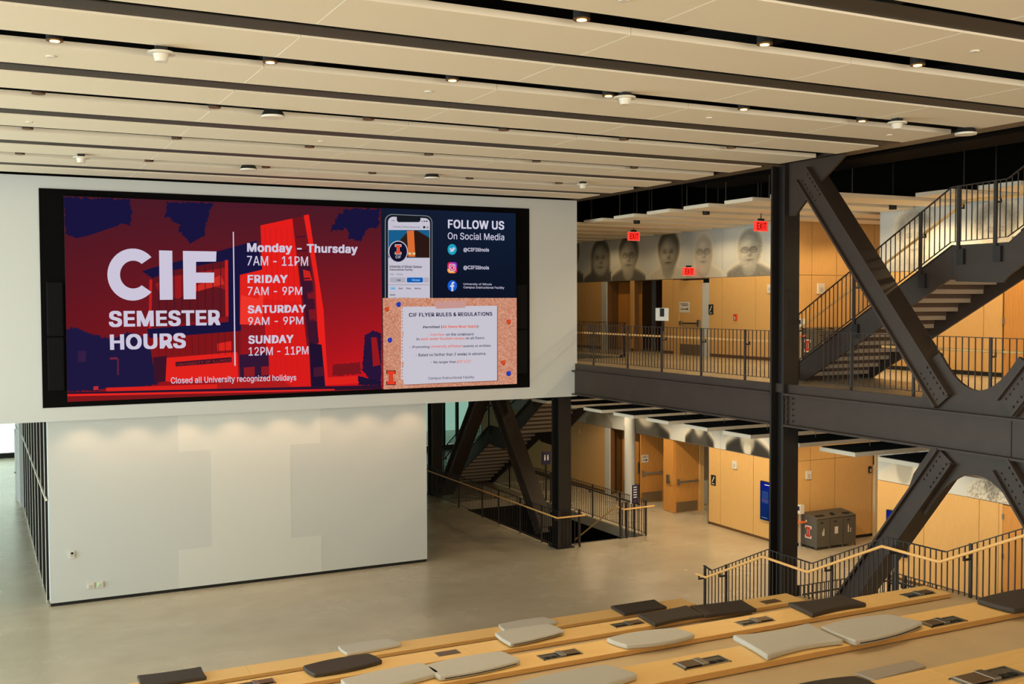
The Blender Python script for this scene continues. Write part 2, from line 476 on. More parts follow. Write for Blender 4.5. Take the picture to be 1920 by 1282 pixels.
MB().box(20.6, 20.66, 29.3, 29.42, .95, 1.25).box(20.57, 20.6, 29.18, 29.4, 1.02, 1.05).build('lever_handle', METAL, dd)
tr = empty('trim_4', (21.7, 30, 0), 'maple door jambs', None, None, 'structure')
ub('jamb', 21.66, 21.86, 31.05, 31.2, 0, 2.44, WOOD, tr); ub('jamb', 21.68, 21.84, 29.0, 29.15, 0, 2.44, WOOD, tr); ub('jamb', XW, XW + .22, 27.15, 27.2, 0, 2.44, METAL, tr)
rd = empty('door_5', (21.15, 32.4, 0), 'maple door in the recess between the white pilaster and the column', None, None, 'structure')
MB().box(21.15, 21.2, 31.6, 33.0, .01, 2.44).build('door_leaf', WOOD_D, rd); MB().box(21.1, 21.15, 31.8, 31.9, .9, 1.3).build('pull_handle', METAL, rd)
ub('kick_plate', 21.14, 21.15, 31.7, 32.9, .02, .5, GREYPLATE, rd)
c = MB().tube((20.5, 31.5, 0), (20.5, 31.5, 4.9), .19, n=24).build('round_column', WHITE, smooth=False); tag(c, 'round white column in front of the lower corridor doors', 'column')

# alcove facing the camera, both floors
def alcove(name, z0, z1, ztop, label):
    w = B(name, XW, 24.9, 23.50, 23.7, z0, ztop, DARKJ); tag(w, kind='structure', label=label)
    xs = [XW, 21.45, 22.39, 23.86, 24.9]
    for a, b in zip(xs[:-1], xs[1:]):
        ub('wood_panel', a + .008, b - .008, 23.47, 23.5, z0 + .09, z1, WOOD, w)
        ub('wood_panel', a + .008, b - .008, 23.47, 23.5, z1 + .012, ztop, WOOD, w)
    ub('base_strip', XW, 24.9, 23.48, 23.5, z0, z0 + .085, BLACK, w)
    ub('end_panel', XW - .002, XW + .03, 23.47, 23.52, z0, ztop, WOOD, w)
    return w
al = alcove('wall_alcove_lower', 0, 2.44, 5.12, 'maple panelled alcove wall behind the recycling bins, lower floor')
al2 = alcove('wall_alcove_upper', Z2, 7.77, 9.9, 'maple panelled alcove wall behind the bins, upper floor')
tj = empty('trim_5', (24, 23.4, 0), 'pale metal door jamb at the alcove end', None, None, 'structure')
ub('jamb', 23.88, 24.05, 23.36, 23.46, 0, 3.3, mat('pale_jamb', (226, 208, 170), .4), tj); ub('jamb', 24.05, 24.2, 23.36, 23.46, 0, 3.3, WOOD, tj)

for _z0, _z1 in ((0, 5.1), (Z2, 9.9)):
    B('wall_recess_end', XW + .2, 22.6, 33.25, 33.4, _z0, _z1, DARKJ)['kind'] = 'structure'
B('white_reveal', XW + .01, XW + .05, 27.17, 27.53, Z2, 7.62, WHITE, None)['kind'] = 'structure'
bpy.context.scene.collection.objects['white_reveal'].name = 'trim_6'
# ---- near timber wall, lower floor
wn = B('wall_timber_near', XW + .03, XW + .2, 3, 20.11, 0, 5.13, DARKJ); tag(wn, kind='structure', label='maple panelled wall with the door right of the truss, lower floor')
panels(wn, [20.11, 18.6, 17.0, 16.47], .09, 2.44, WOOD)
panels(wn, [15.2, 13.6, 12, 10.4, 8.8, 7.2, 5.6, 4], .09, 2.44, WOOD)
panels(wn, [20.11, 18.6, 17.0, 15.4, 13.8, 12.2, 10.6, 9.0, 7.4, 5.8, 4.2], 2.45, 4.9, WHITE, 'mural_panel', XW - .001)
B('baseboard_near', XW + .06, XW + .2, 3, 20.1, 0, .09, BLACK, wn)
d6 = empty('door_6', (XW, 15.8, 0), 'maple door in the near wall at the right edge', None, None, 'structure')
MB().box(XW - .005, XW + .04, 15.24, 16.36, .01, 2.42).build('door_leaf', WOOD_D, d6); MB().box(XW - .02, XW + .01, 16.36, 16.45, 0, 2.44).build('door_frame', WOOD, d6)
for z in (.4, 1.2, 2.1): ub('hinge', XW - .03, XW - .005, 16.33, 16.37, z, z + .12, METAL, d6)
B('wall_end_near', XW + .2, 24.9, 19.95, 20.11, 0, 5.12, WOOD)['kind'] = 'structure'

# ---- upper floor timber wall
wu = B('wall_timber_upper', XW + .03, XW + .2, 23.47, 27.17, Z2, 9.9, DARKJ); tag(wu, kind='structure', label='maple panelled corridor wall with portraits, upper floor')
panels(wu, [23.47, 24.93, 26.52, 27.17], 5.4, 7.77, WOOD)
panels(wu, [23.47, 24.93, 26.52, 28.11, 29.7, 31.3, 32.9, 34.5, 36.1, 37.7, 39.3, 40.9], 7.78, 9.5, WHITE, 'mural_panel', XW - .001)
B('fascia_board', XW + .03, XW + .2, 27.17, 41, 7.75, 9.9, DARKJ, wu)
B('baseboard_upper', XW + .06, XW + .2, 23.47, 27.1, Z2, 5.4, BLACK, wu)
panels(wu, [29.12, 29.74], 5.4, 7.77, WOOD)
B('pier_core', XW + .03, XW + .2, 29.12, 29.74, Z2, 7.75, DARKJ, wu)
panels(wu, [31.45, 31.7], 5.4, 7.77, WOOD); B('pier_core', XW + .03, XW + .2, 31.45, 31.7, Z2, 7.75, DARKJ, wu)
panels(wu, [33.6, 35.2, 36.8, 38.4, 40.0, 41], 5.4, 7.77, WOOD); B('pier_core', XW + .03, XW + .2, 33.2, 41, Z2, 7.75, DARKJ, wu)
ub('white_pilaster', XW - .02, XW + .03, 33.24, 33.58, Z2, 7.77, WHITE, wu)
B('wall_recess_upper', 22.6, 22.75, 26.9, 34, Z2, 9.9, WHITE)['kind'] = 'structure'
nr = B('wall_niche_upper', 21.6, 21.7, 29.7, 31.5, Z2, 9.9, mat('dark_walnut', (66, 38, 26), .6)); tag(nr, kind='structure', label='dark brown niche wall on the upper floor')
ud = empty('door_7', (21.1, 32.5, Z2), 'maple door in a recess on the upper floor', None, None, 'structure')
MB().box(21.1, 21.15, 31.7, 33.2, Z2 + .01, 7.75).build('door_leaf', WOOD_D, ud); MB().box(21.05, 21.1, 31.9, 32.0, 6.2, 6.45).build('door_handle', METAL, ud)
d8 = empty('door_8', (20.66, 28.1, Z2), 'pale open door leaf with push bar on the upper floor', None, None, 'structure')
MB().box(20.64, 20.69, 27.54, 28.76, Z2 + .01, 7.72).build('door_leaf', WOOD, d8)
MB().box(20.56, 20.6, 27.65, 28.6, 6.3, 6.36).box(20.55, 20.64, 27.6, 27.7, 6.22, 6.45).box(20.55, 20.64, 28.55, 28.65, 6.27, 6.4).build('push_bar', METAL, d8)
ub('kick_plate', 20.63, 20.64, 27.6, 28.7, Z2 + .02, 5.65, GREYPLATE, d8)
ub('jamb', XW, XW + .15, 28.76, 29.1, Z2, 7.75, WOOD, d8)
B('wall_recess_upper_side', XW + .2, 22.6, 27.02, 27.17, Z2, 9.9, WHITE)['kind'] = 'structure'
# near upper wall
wv = B('wall_timber_upper_near', XW + .03, XW + .2, 3, 20.11, Z2, 9.9, DARKJ); tag(wv, kind='structure', label='maple panelled wall behind the upper stair')
panels(wv, [20.11, 18.52, 16.95, 16.45], 5.4, 7.75, WOOD); panels(wv, [15.3, 13.7, 12.1, 10.5, 8.9, 7.3, 5.7, 4], 5.4, 7.75, WOOD)
panels(wv, [20.11, 18.52, 16.95, 15.35, 13.75, 12.15, 10.5, 8.9, 7.3, 5.7], 7.76, 9.5, WHITE, 'mural_panel', XW - .001)
B('baseboard_upper_near', XW - .01, XW + .03, 16.47, 20.1, Z2, 5.39, BLACK, wv)
d9 = empty('door_9', (XW, 15.8, Z2), 'maple door behind the upper railing at the right edge', None, None, 'structure')
MB().box(XW - .005, XW + .04, 15.3, 16.4, Z2 + .01, 7.74).build('door_leaf', WOOD_D, d9)
for z in (5.8, 6.5, 7.3): ub('hinge', XW - .03, XW - .005, 16.38, 16.42, z, z + .14, METAL, d9)
B('wall_end_near_upper', XW + .2, 24.9, 19.95, 20.11, Z2, 9.9, WOOD)['kind'] = 'structure'

B('trim_7', XW + .01, 24.9, 3, 46.8, 9.48, 11, PLENUM)['kind'] = 'structure'
# ---- corridor ceilings: separate hanging panels
TOPB = mat('panel_top_black', (20, 22, 22), .9)
def hung(name, label, z, ys, x0_, x1, rods_to):
    r = empty(name, (18, 24, z), label, None, None, 'structure')
    for y in ys:
        x0 = 18.25 if (z > 9 and y < 17.3) else x0_
        if 20.11 <= y and y + 1 <= 23.47: x1 = 24.85
        else: x1 = XW - .04
        ub('ceiling_panel', x0, x1, y, y + 1.0, z, z + .085, CEIL, r)
        ub('panel_back', x0 + .03, x1, y + .03, y + .97, z + .085, z + .10, TOPB, r)
        for xx in (x0 + .9, x0 + 1.9):
            ub('hanger_rod', xx, xx + .012, y + .5, y + .512, z + .1, rods_to, METAL, r)
    return r
hung('ceiling_hung_lower', 'white hanging ceiling panels over the lower corridor', 3.92, [25.40 - 1.6 * k for k in range(-6, 15)], 15.6, XW - .05, 4.95)
hung('ceiling_hung_upper', 'white hanging ceiling panels over the upper corridor', 9.27, [23.78 - 1.6 * k for k in range(-8, 12)], 15.6, XW - .03, 11.0)
# ducts and pipes above the corridor
dk = MB()
dk.box(15.9, 17.6, 17.6, 20.5, 9.75, 10.45) if False else dk.box(16.2, 17.5, 11, 22.5, 9.95, 10.65)
tag(dk.build('air_duct', PLENUM, bevel=.12), 'large black air duct above the upper corridor', 'duct')
for j, (x, z) in enumerate(((18.4, 4.45), (17.1, 4.6))):
    for y in (26.2, 21.6, 14.5):
        pass
for y, g in ((26.0, 'left'), (22.6, 'middle'), (14.3, 'right')):
    o = MB().tube((17.1, y, 4.02), (17.1, y, 4.94), .09, n=14).build('speaker_drop_pipe', BLACK)
    tag(o, {'left': 'black round drop pipe over the leftmost hanging panels', 'middle': 'black round drop pipe over the middle hanging panels', 'right': 'black round drop pipe over the panel near the truss node'}[g], 'pipe', 'black drop pipes over the lower corridor')

# ================================================================== STEEL TRUSS
def ibeam(name, p0, p1, n, s, d, wd, tf, tw, m, parent, wo=0.0):
    """I section from p0 to p1; n: direction between flanges, s: flange width direction"""
    p0, p1, n, s = Vector(p0), Vector(p1), Vector(n).normalized(), Vector(s).normalized()
    mb = MB()
    def slab(c, hn, hs):
        q = [c + n * (a * hn) + s * (b * hs) for a, b in ((-1, -1), (1, -1), (1, 1), (-1, 1))]
        mb.prism([p0 + x for x in q], p1 - p0)
    slab(n * (d / 2 - tf / 2), tf / 2, wd / 2); slab(n * (-d / 2 + tf / 2), tf / 2, wd / 2); slab(s * wo, d / 2 - tf, tw / 2)
    return mb.build(name, m, parent)
def bolts(pts, nrm, parent, r=.022, h=.02):
    mb = MB(); nrm = Vector(nrm)
    for p in pts: mb.tube(p, Vector(p) + nrm * h, r, n=6)
    o = mb.build('bolts', STEEL, parent); o['kind'] = 'stuff'
    return o

X_, Y_, Z_ = (1, 0, 0), (0, 1, 0), (0, 0, 1)
COLY = {'near': 17.15, 'far': 26.55, 'rear': 35.95}
lab = {'near': 'tall black steel column rising beside the seating railing', 'far': 'black steel column at the corner of the floor opening', 'rear': 'dark steel column at the right edge of the lower white wall'}
for k, y in COLY.items():
    r = empty('steel_column', (XT, y, 0), lab[k], 'column', 'columns of the steel truss')
    ibeam('shaft', (XT, y, 0), (XT, y, 9.8), Y_, X_, .42, .40, .05, .06, STEEL_D, r)
    ub('base_plate', XT - .28, XT + .28, y - .28, y + .28, 0, .04, STEEL_D, r)
    if k == 'near':
        ub('end_plate', XT - .16, XT - .1, y - .27, y - .21, 4.47, 5.12, STEEL, r)
        bolts([(XT - .13, y - .16, z) for z in (4.6, 4.75, 4.9, 5.05, 9.0, 9.2, 9.4)], (-1, 0, 0), r)
        bolts([(XT - .16, y - .24, z) for z in (4.55, 4.68, 4.81, 4.94, 5.06)], (-1, 0, 0), r)
# chords
def chord(name, label, ya, yb, z0, z1):
    r = empty(name, (XT, (ya + yb) / 2, z0), label, 'beam', 'chords of the steel truss')
    zc = (z0 + z1) / 2
    ibeam('girder', (XT, ya, zc), (XT, yb, zc), Z_, X_, z1 - z0, .42, .04, .22, STEEL, r)
    return r
c1 = chord('steel_girder', 'deep grey steel girder right of the tall column', 3, 16.93, 4.46, 5.14)
bolts([(XT - .13, 16.75, z) for z in (4.58, 4.7, 4.82, 4.94, 5.04)], (-1, 0, 0), c1)
ub('splice_groove', XT - .115, XT - .11, 11.62, 11.64, 4.5, 5.1, BLACK, c1)
chord('steel_girder', 'grey steel girder between the tall column and the screen wall', 17.37, 25.59, 4.46, 5.14)
chord('steel_girder', 'grey steel girder behind the screen wall, over the far stair', 26.77, 35.73, 4.46, 5.14)
tc1 = chord('steel_girder', 'black top girder along the edge of the ceiling', 3, 36, 9.83, 10.7)

def gusset(name, pts, parent, x=XT - .035, th=.07):
    return MB().prism([(x, p[0], p[1]) for p in pts], (th, 0, 0)).build(name, STEEL, parent)
def arc(p, q, bul, n=10):
    """points from p to q bulged sideways (quadratic)"""
    out = []
    for i in range(n + 1):
        t = i / n
        a = ((1 - t) ** 2 * p[0] + 2 * t * (1 - t) * bul[0] + t * t * q[0], (1 - t) ** 2 * p[1] + 2 * t * (1 - t) * bul[1] + t * t * q[1])
        out.append(a)
    return out
YN = 12.32
nd = empty('gusset_node', (XT, YN, 4.4), 'big curved steel node plate above and below the right girder', 'plate')
gx = XT - .09
up = [(YN + 1.2, 5.16)] + [(YN + 1.12, 5.45)] + [(YN + 1.05, 5.95)] + arc((YN + .78, 6.12), (YN - .78, 6.12), (YN, 4.93), 14) + [(YN - 1.05, 5.95), (YN - 1.12, 5.45), (YN - 1.2, 5.16)]
lo = [(YN + .95, 4.44)] + [(YN + 1.32, 3.95), (YN + 1.45, 3.62)] + arc((YN + 1.05, 3.25), (YN - 1.05, 3.25), (YN, 4.98), 14) + [(YN - 1.45, 3.62), (YN - 1.32, 3.95), (YN - .95, 4.44)]
gusset('upper_plate', up, nd, gx, .06); gusset('lower_plate', lo, nd, gx, .06)
YN2 = 31.25
nd2 = empty('gusset_node', (XT, YN2, 4.4), 'steel node plate under the girder over the far stair', 'plate')
gusset('lower_plate', [(p[0] - YN + YN2, p[1]) for p in lo], nd2, gx, .06)
ct = empty('gusset_node', (XT, 16.7, 9.0), 'steel corner plate at the top of the tall column', 'plate')
gusset('corner_plate', [(16.94, 9.82), (16.94, 8.75)] + arc((16.75, 8.75), (15.35, 9.82), (16.3, 9.2), 6), ct, gx, .06)

def diag(label, p0, p1, splice_ends=(1, 1), grp='diagonal braces of the steel truss'):
    r = empty('diagonal_brace', (XT, p0[0], p0[1]), label, 'brace', grp)
    d = Vector((0, p1[0] - p0[0], p1[1] - p0[1])).normalized(); n = d.cross(Vector((1, 0, 0))).normalized()
    P0, P1 = Vector((XT, *p0)), Vector((XT, *p1))
    ibeam('member', P0, P1, n, X_, .40, .46, .04, .05, STEEL, r, -.14)
    for e, P, dd in ((splice_ends[0], P0, d), (splice_ends[1], P1, -d)):
        if not e: continue
        c = P + dd * .35
        for sg in (-1,):
            mb = MB(); mb.bar(P + n * sg * .21, P + dd * .8 + n * sg * .21, .02, .34, (1, 0, 0)); mb.build('splice_plate', STEEL, r)
        pts = [P + dd * (.1 + .11 * i) + n * q + Vector((-.14, 0, 0)) for i in range(6) for q in (-.09, .09)]
        bolts([p + Vector((-.02, 0, 0)) for p in pts], (-1, 0, 0), r, .02, .03)
    return r
diag('upper diagonal brace from the top of the tall column down to the node', (16.45, 9.55), (12.95, 5.30))
diag('upper diagonal brace rising right from the node at the right edge', (11.7, 5.30), (8.2, 9.55))
diag('lower diagonal brace from the node down behind the seating railing', (12.88, 4.36), (16.15, .05), (1, 0))
diag('lower diagonal brace falling right from the node at the right edge', (11.76, 4.36), (8.5, .05), (1, 0))
diag('dark diagonal brace falling from behind the screen wall to the far column foot', (31.0, 4.42), (27.55, .3), (0, 0))
diag('dark diagonal brace falling left beneath the screen wall to the rear column', (31.5, 4.42), (34.95, .3), (0, 0))

# ================================================================== RAILINGS
BAL = mat('railing_steel', (44, 38, 36), .5)
def polyz(pts, y):
    for a, b in zip(pts[:-1], pts[1:]):
        if min(a[0], b[0]) - 1e-6 <= y <= max(a[0], b[0]) + 1e-6:
            t = (y - a[0]) / (b[0] - a[0]) if b[0] != a[0] else 0
            return a[1] + (b[1] - a[1]) * t
    return pts[-1][1]
def rail_y(root, x, prof, h, step, posts, post_drop=0.0, hand=None, hx=None, bracket=True, hand_m=None, nb=300, post_w=.05):
    """railing in the plane x: prof = [(y, z_top)...]"""
    tp = MB(); bt = MB()
    for a, b in zip(prof[:-1], prof[1:]):
        tp.bar((x, a[0], a[1]), (x, b[0], b[1]), .045, .012); bt.bar((x, a[0], a[1] - h), (x, b[0], b[1] - h), .03, .012)
    tp.build('top_rail', BAL, root); bt.build('bottom_rail', BAL, root)
    ys = [p[0] for p in prof]; y = min(ys) + step / 2; i = 0
    while y < max(ys) and i < nb:
        zt = polyz(prof, y)
        if not any(abs(y - q) < .04 for q in posts):
            ub('baluster', x - .007, x + .007, y - .008, y + .008, zt - h, zt, BAL, root); i += 1
        y += step
    for q in posts:
        zt = polyz(prof, q)
        po = ub('post', x - post_w / 3, x + post_w / 3, q - post_w / 2, q + post_w / 2, zt - h - post_drop, zt + .01, BAL, root)
        if bracket and hand:
            zh = polyz(hand, q); sx = 1 if hx > x else -1
            under(ub('rail_bracket', min(x, hx), max(x, hx), q - .012, q + .012, zh - .1, zh - .07, BAL, root), po)
            under(ub('rail_bracket', hx - .012, hx + .012, q - .012, q + .012, zh - .1, zh - .02, BAL, root), po)
    if hand:
        mb = MB()
        for a, b in zip(hand[:-1], hand[1:]): mb.tube((hx, a[0], a[1]), (hx, b[0], b[1]), .024, n=10)
        mb.build('wooden_handrail', hand_m or HAND, root)
def rail_x(root, y, x0, x1, zt, h, step, posts, drop=0, hand=None, hy=None):
    ub('top_rail', x0, x1, y - .022, y + .022, zt - .012, zt, BAL, root); ub('bottom_rail', x0, x1, y - .015, y + .015, zt - h - .012, zt - h, BAL, root)
    x = x0 + step / 2
    while x < x1:
        ub('baluster', x - .008, x + .008, y - .007, y + .007, zt - h, zt, BAL, root); x += step
    for q in posts: ub('post', q - .025, q + .025, y - .018, y + .018, zt - h - drop, zt + .01, BAL, root)
    if hand: MB().tube((x0 if hand[0] is None else hand[0], hy, hand[2]), (hand[1], hy, hand[2]), .024, n=10).build('wooden_handrail', HAND, root)

# upper corridor guard along the girder
g = empty('guard_railing', (15.05, 22, Z2), 'upper corridor guard railing between the screen wall and the tall column', 'railing')
PY = [35.5, 32.2, 28.6, 26.1, 21.75, 19.55, 17.45]
PY = [30.2, 28.9] + [float(at(p, 660, 'x', 15.05).y) for p in (1113, 1177, 1241, 1315, 1397)] + [17.5]
rail_y(g, 15.05, [(33.5, 6.40), (17.42, 6.40)], 1.0, .133, PY, .1, [(33.5, 6.17), (17.45, 6.17)], 15.17)
g2 = empty('guard_railing', (15.05, 12, Z2), 'upper corridor guard railing right of the tall column, before the stair', 'railing')
PY2 = [float(at(p, 700, 'x', 15.05).y) for p in (1596, 1713, 1857)]
rail_y(g2, 15.05, [(16.2, 6.40), (7.0, 6.40)], 1.0, .133, PY2 + [8.0], .1, [(14.7, 6.17), (7.0, 6.17)], 15.17)
# upper guard around the far stair opening
g3 = empty('guard_railing', (18.15, 32, Z2), 'dark guard railing round the far stair opening on the upper floor', 'railing')
rail_y(g3, 18.15, [(37.5, 6.38), (28.1, 6.38)], 1.0, .14, [37.4, 34.5, 31.4, 28.2], .08)

# guard round the lower floor opening
o1 = empty('guard_railing', (14.72, 31, 0), 'railing with maple handrail along the near side of the lower stair opening', 'railing')
rail_y(o1, 14.72, [(37.5, 1.08), (26.28, 1.08)], 1.0, .115, [37, 35.2, 33.3, 31.4, 30.2, 28.7, 27.3, 26.3], .08, [(37.5, .93), (26.2, .93)], 14.6)
rail_x(o1, 26.28, 14.72, 15.42, 1.08, 1.0, .115, [15.4], .08, (14.6, 15.5, .93), 26.16)
MB().tube((15.5, 26.16, .93), (15.5, 26.5, .95), .024, n=10).build('wooden_handrail', HAND, o1)
o2 = empty('guard_railing', (17.92, 31, 0), 'railing along the far side of the lower stair opening, by the corridor doors', 'railing')
rail_y(o2, 17.92, [(38.5, 1.08), (26.6, 1.08)], 1.0, .115, [37.5, 35.8, 34.0, 32.6, 31.2, 29.75, 28.1, 26.65], .08, [(38.5, .93), (26.8, .93)], 17.8, True, BAL)
rail_x(o2, 26.62, 17.0, 17.92, 1.08, 1.0, .115, [17.0, 17.22, 17.9], .08)
o2b = MB()
hp = [(18.15, 26.5, .93), (17.2, 26.5, .93), (17.0, 26.9, .95), (16.95, 29.6, -.75)]
hp = [tuple(at(1227, 948, 'y', 26.5)), tuple(at(1170, 955, 'y', 26.5)), tuple(at(1155, 949, 'y', 26.9)), tuple(at(1078, 1012, 'y', 29.2))]
for a, b in zip(hp[:-1], hp[1:]): o2b.tube(a, b, .024, n=10)
o2b.build('wooden_handrail', HAND, o2)
ub('kerb', 14.82, 17.85, HY0 - .08, HY0, -.02, .004, BLACK, o2)
# steps down
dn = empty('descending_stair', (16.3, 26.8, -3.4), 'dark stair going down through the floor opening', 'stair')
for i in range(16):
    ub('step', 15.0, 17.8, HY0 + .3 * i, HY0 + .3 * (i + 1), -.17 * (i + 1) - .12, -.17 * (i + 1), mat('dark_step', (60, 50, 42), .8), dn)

# seating railing (steps up with the tiers)
sr = empty('seating_railing', (13.3, 13, 0), 'stepped black railing with maple handrail along the right end of the tiers', 'railing')
prof = [(17.66, 1.60), (17.45, 1.55), (17.3, 1.55), (15.68, 2.34), (14.5, 2.33), (12.76, 3.14), (11.56, 3.15), (9.75, 3.98), (8.45, 3.98), (6.7, 4.8)]
prof = [(17.66, 1.60), (17.40, 1.55), (15.68, 2.34), (14.5, 2.33), (12.76, 3.14), (11.56, 3.15), (9.75, 3.98), (8.45, 3.98), (6.7, 4.8)]
hand = [(17.72, 1.434), (17.39, 1.43), (15.65, 2.224), (14.44, 2.204), (12.71, 3.018), (11.545, 3.013), (10.08, 3.705), (9.6, 3.9), (8.4, 3.87), (6.6, 4.7)]
rail_y(sr, 13.3, prof, .92, .1085, [17.62, 16.93, 14.0, 12.55, 11.1, 8.0], .05, hand, 13.15)

# second guard behind the diagonal (round the next opening)
o3 = empty('guard_railing', (17.88, 15, 0), 'black guard railing round the near floor opening behind the diagonal brace', 'railing')
rail_y(o3, 17.88, [(17.03, 1.08), (8.0, 1.08)], 1.0, .115, [16.95, 16.6, 14.9, 13, 11], .08, [(16.9, .93), (8, .93)], 17.76, True, BAL)
rail_x(o3, 17.05, 15.25, 17.88, 1.08, 1.0, .115, [15.28, 17.85], .08)
ub('lower_rail', 15.3, 17.8, 16.93, 16.96, .9, .93, BAL, o3)

# ================================================================== STAIRS
def stair(name, label, x0, x1, flights, landings, post_sets):
    root = empty(name, ((x0 + x1) / 2, flights[0][0], flights[0][1]), label, 'staircase')
    for (yb, zb, n, rise, run) in flights:
        s = rise / run
        for i in range(n):
            z = zb + (i + 1) * rise; y = yb - i * run
            if i < n - 1:
                ub('tread', x0 + .06, x1 - .06, y - run, y - .01, z - .085, z, TREADM, root)
            ub('riser', x0 + .06, x1 - .06, y - .02, y - .008, z - rise, z - .086, RISER, root)
        ye = yb - (n - 1) * run; ze = zb + n * rise
        top0 = zb + rise + .08; top1 = top0 + s * (yb - ye)
        for nm, x in (('near_stringer', x0), ('far_stringer', x1 - .05)):
            d = .58
            pts = [(x, yb + .3, zb), (x, yb + .3, zb + .1), (x, yb + .12, zb + rise + .05), (x, ye, top1), (x, ye, top1 - d), (x, yb - (d - rise - .08) / s, zb)]
            pts = [(x, yb + .3, zb), (x, yb + .25, zb + .12), (x, ye, top1), (x, ye, top1 - d), (x, yb - .05 - (d - rise - .2) / s, zb)]
            if zb > flights[0][1] + .1:
                pts = [(x, yb, zb + .08), (x, yb - .25, zb + .12 + s * .25), (x, ye, top1), (x, ye, top1 - d), (x, yb, zb - .5)]
            MB().prism(pts, (.05, 0, 0)).build('stringer', STEEL, root)
            cy = yb + .25 if zb < flights[0][1] + .1 else yb - .25
            mb = MB(); mb.bar((x + .025, cy, zb + .12 if cy > yb else zb + .12 + s * .25), (x + .025, ye, top1), .09, .02); mb.build('stringer_cap', STEEL_D, root)
    for (ya, yb, z) in landings:
        MB().box(x0 + .052, x1 - .052, yb, ya, z - .1, z).build('landing', TREADM, root)
        for x in (x0, x1 - .05):
            MB().prism([(x, ya, z + .08), (x, yb, z + .08), (x, yb, z - .5), (x, yb + .12, z - .62), (x, ya - .1, z - .58), (x, ya, z - .5)], (.05, 0, 0)).build('landing_beam', STEEL, root)
    return root
RISE, RUN = .17667, .3046
st2 = stair('steel_staircase', 'steel staircase climbing right behind the truss from the upper floor', 16.0, 18.0,
            [(18.1, Z2, 15, RISE, RUN), (12.65, 7.95, 15, RISE, RUN)], [(13.84, 12.65, 7.95)], None)
sl_ = RISE / RUN
def stair_prof(yb, zb, ye, h, yl, zl, y2, n2end):
    return [(yb + .15, zb + RISE + h - .1), (ye, zl + h), (yl, zl + h), (y2, zl + h + sl_ * (yl - y2))]
hg = 1.12
pf = [(18.25, Z2 + RISE + hg - .08), (13.84, 7.95 + hg + .02), (12.65, 7.95 + hg + .05), (8.5, 7.95 + hg + .05 + sl_ * 4.15)]
hf = [(y, z - .24) for y, z in pf]
hf = [(18.2, Z2 + RISE + .82), (13.6, 7.95 + .88), (12.55, 7.95 + .88), (8.4, 7.95 + .88 + sl_ * 4.15)]
rail_y(st2, 15.97, pf, 1.0, .118, [float(at(p, 450, 'x', 15.97).y) for p in (1602, 1726, 1797, 1866)] + [17.9], .36, hf, 16.1, post_w=.06)
for p_ in (1602, 1726, 1797, 1866):
    q_ = float(at(p_, 450, 'x', 15.97).y); z_ = polyz(pf, q_) - 1.0
    ub('post_block', 15.94, 16.0, q_ - .13, q_ + .02, z_ - .42, z_ - .14, STEEL_D, st2)
rail_y(st2, 18.05, [(12.65, 9.0), (8.5, 9.0 + sl_ * 4.15)], .95, .118, [12.6, 10.5, 9], .2, [(12.6, 8.78), (8.5, 8.78 + sl_ * 4.1)], 17.93)
st1 = stair('steel_staircase', 'dark steel staircase beneath the screen wall, seen from below', 16.0, 18.0,
            [(37.75, 0, 15, RISE, RUN), (32.3, 2.65, 15, RISE, RUN)], [(33.49, 32.3, 2.65)], None)
pf1 = [(37.9, 1.25), (33.49, 2.65 + 1.1), (32.3, 2.65 + 1.1), (28.2, 2.65 + 1.1 + sl_ * 4.1)]
rail_y(st1, 15.97, pf1, 1.0, .118, [37.6, 35.6, 33.5, 32.3, 30.2], .3, [(37.8, 1.0), (33.5, 3.5), (32.2, 3.5), (28.2, 3.5 + sl_ * 4.0)], 16.1, True, BAL)

# ================================================================== VIDEO WALL
vw = empty('video_wall', (7.3, YU, 4.8), 'large LED video wall showing semester hours, social media and flyer rules', 'screen')
B('surround', 1.31, 13.42, YU - .03, YU, 4.72, 9.545, mat('screen_surround', (9, 8, 8), .9, spec=.1), vw)
YD = YU - .10
B('screen_cabinet', 1.81, 12.925, YD, YU - .03, 4.84, 9.39, BLACK, vw)
for x, s_ in ((1.42, 1), (12.97, 1)):
    MB().box(x, x + .34, YU - .13, YU - .03, 6.3, 7.5).box(x, x + .34, YU - .13, YU - .03, 5.1, 6.28).build('line_speaker', mat('speaker_cloth', (17, 16, 17), .9, spec=.15), vw, .03)
_layer = [0]
def L():
    _layer[0] += 1
    return YD - .002 - .0007 * _layer[0]
def a3(x, y): return (60 + x / 2.909, 340 + y / 2.909)        # enlarged left half of the screen
def a4(x, y): return (700 + x / 3.0525, 360 + y / 3.0525)     # enlarged right half
def on(p, y): return at(p[0], p[1], 'y', y)
def clampd(v):
    return Vector((min(max(v.x, 1.812), 12.923), v.y, min(max(v.z, 4.842), 9.388)))
def art(name, shapes, cv):
    """flat coloured shapes lit by the screen; each goes one hair in front of the last"""
    mb = MB()
    for pts, col in shapes:
        y = L(); mb.poly([clampd(on(cv(*p), y)) for p in pts], col)
    return mb.build(name, LED, vw)
def X(u): return 1.812 + u * 11.111
def Zv(v): return 4.842 + v * 4.546
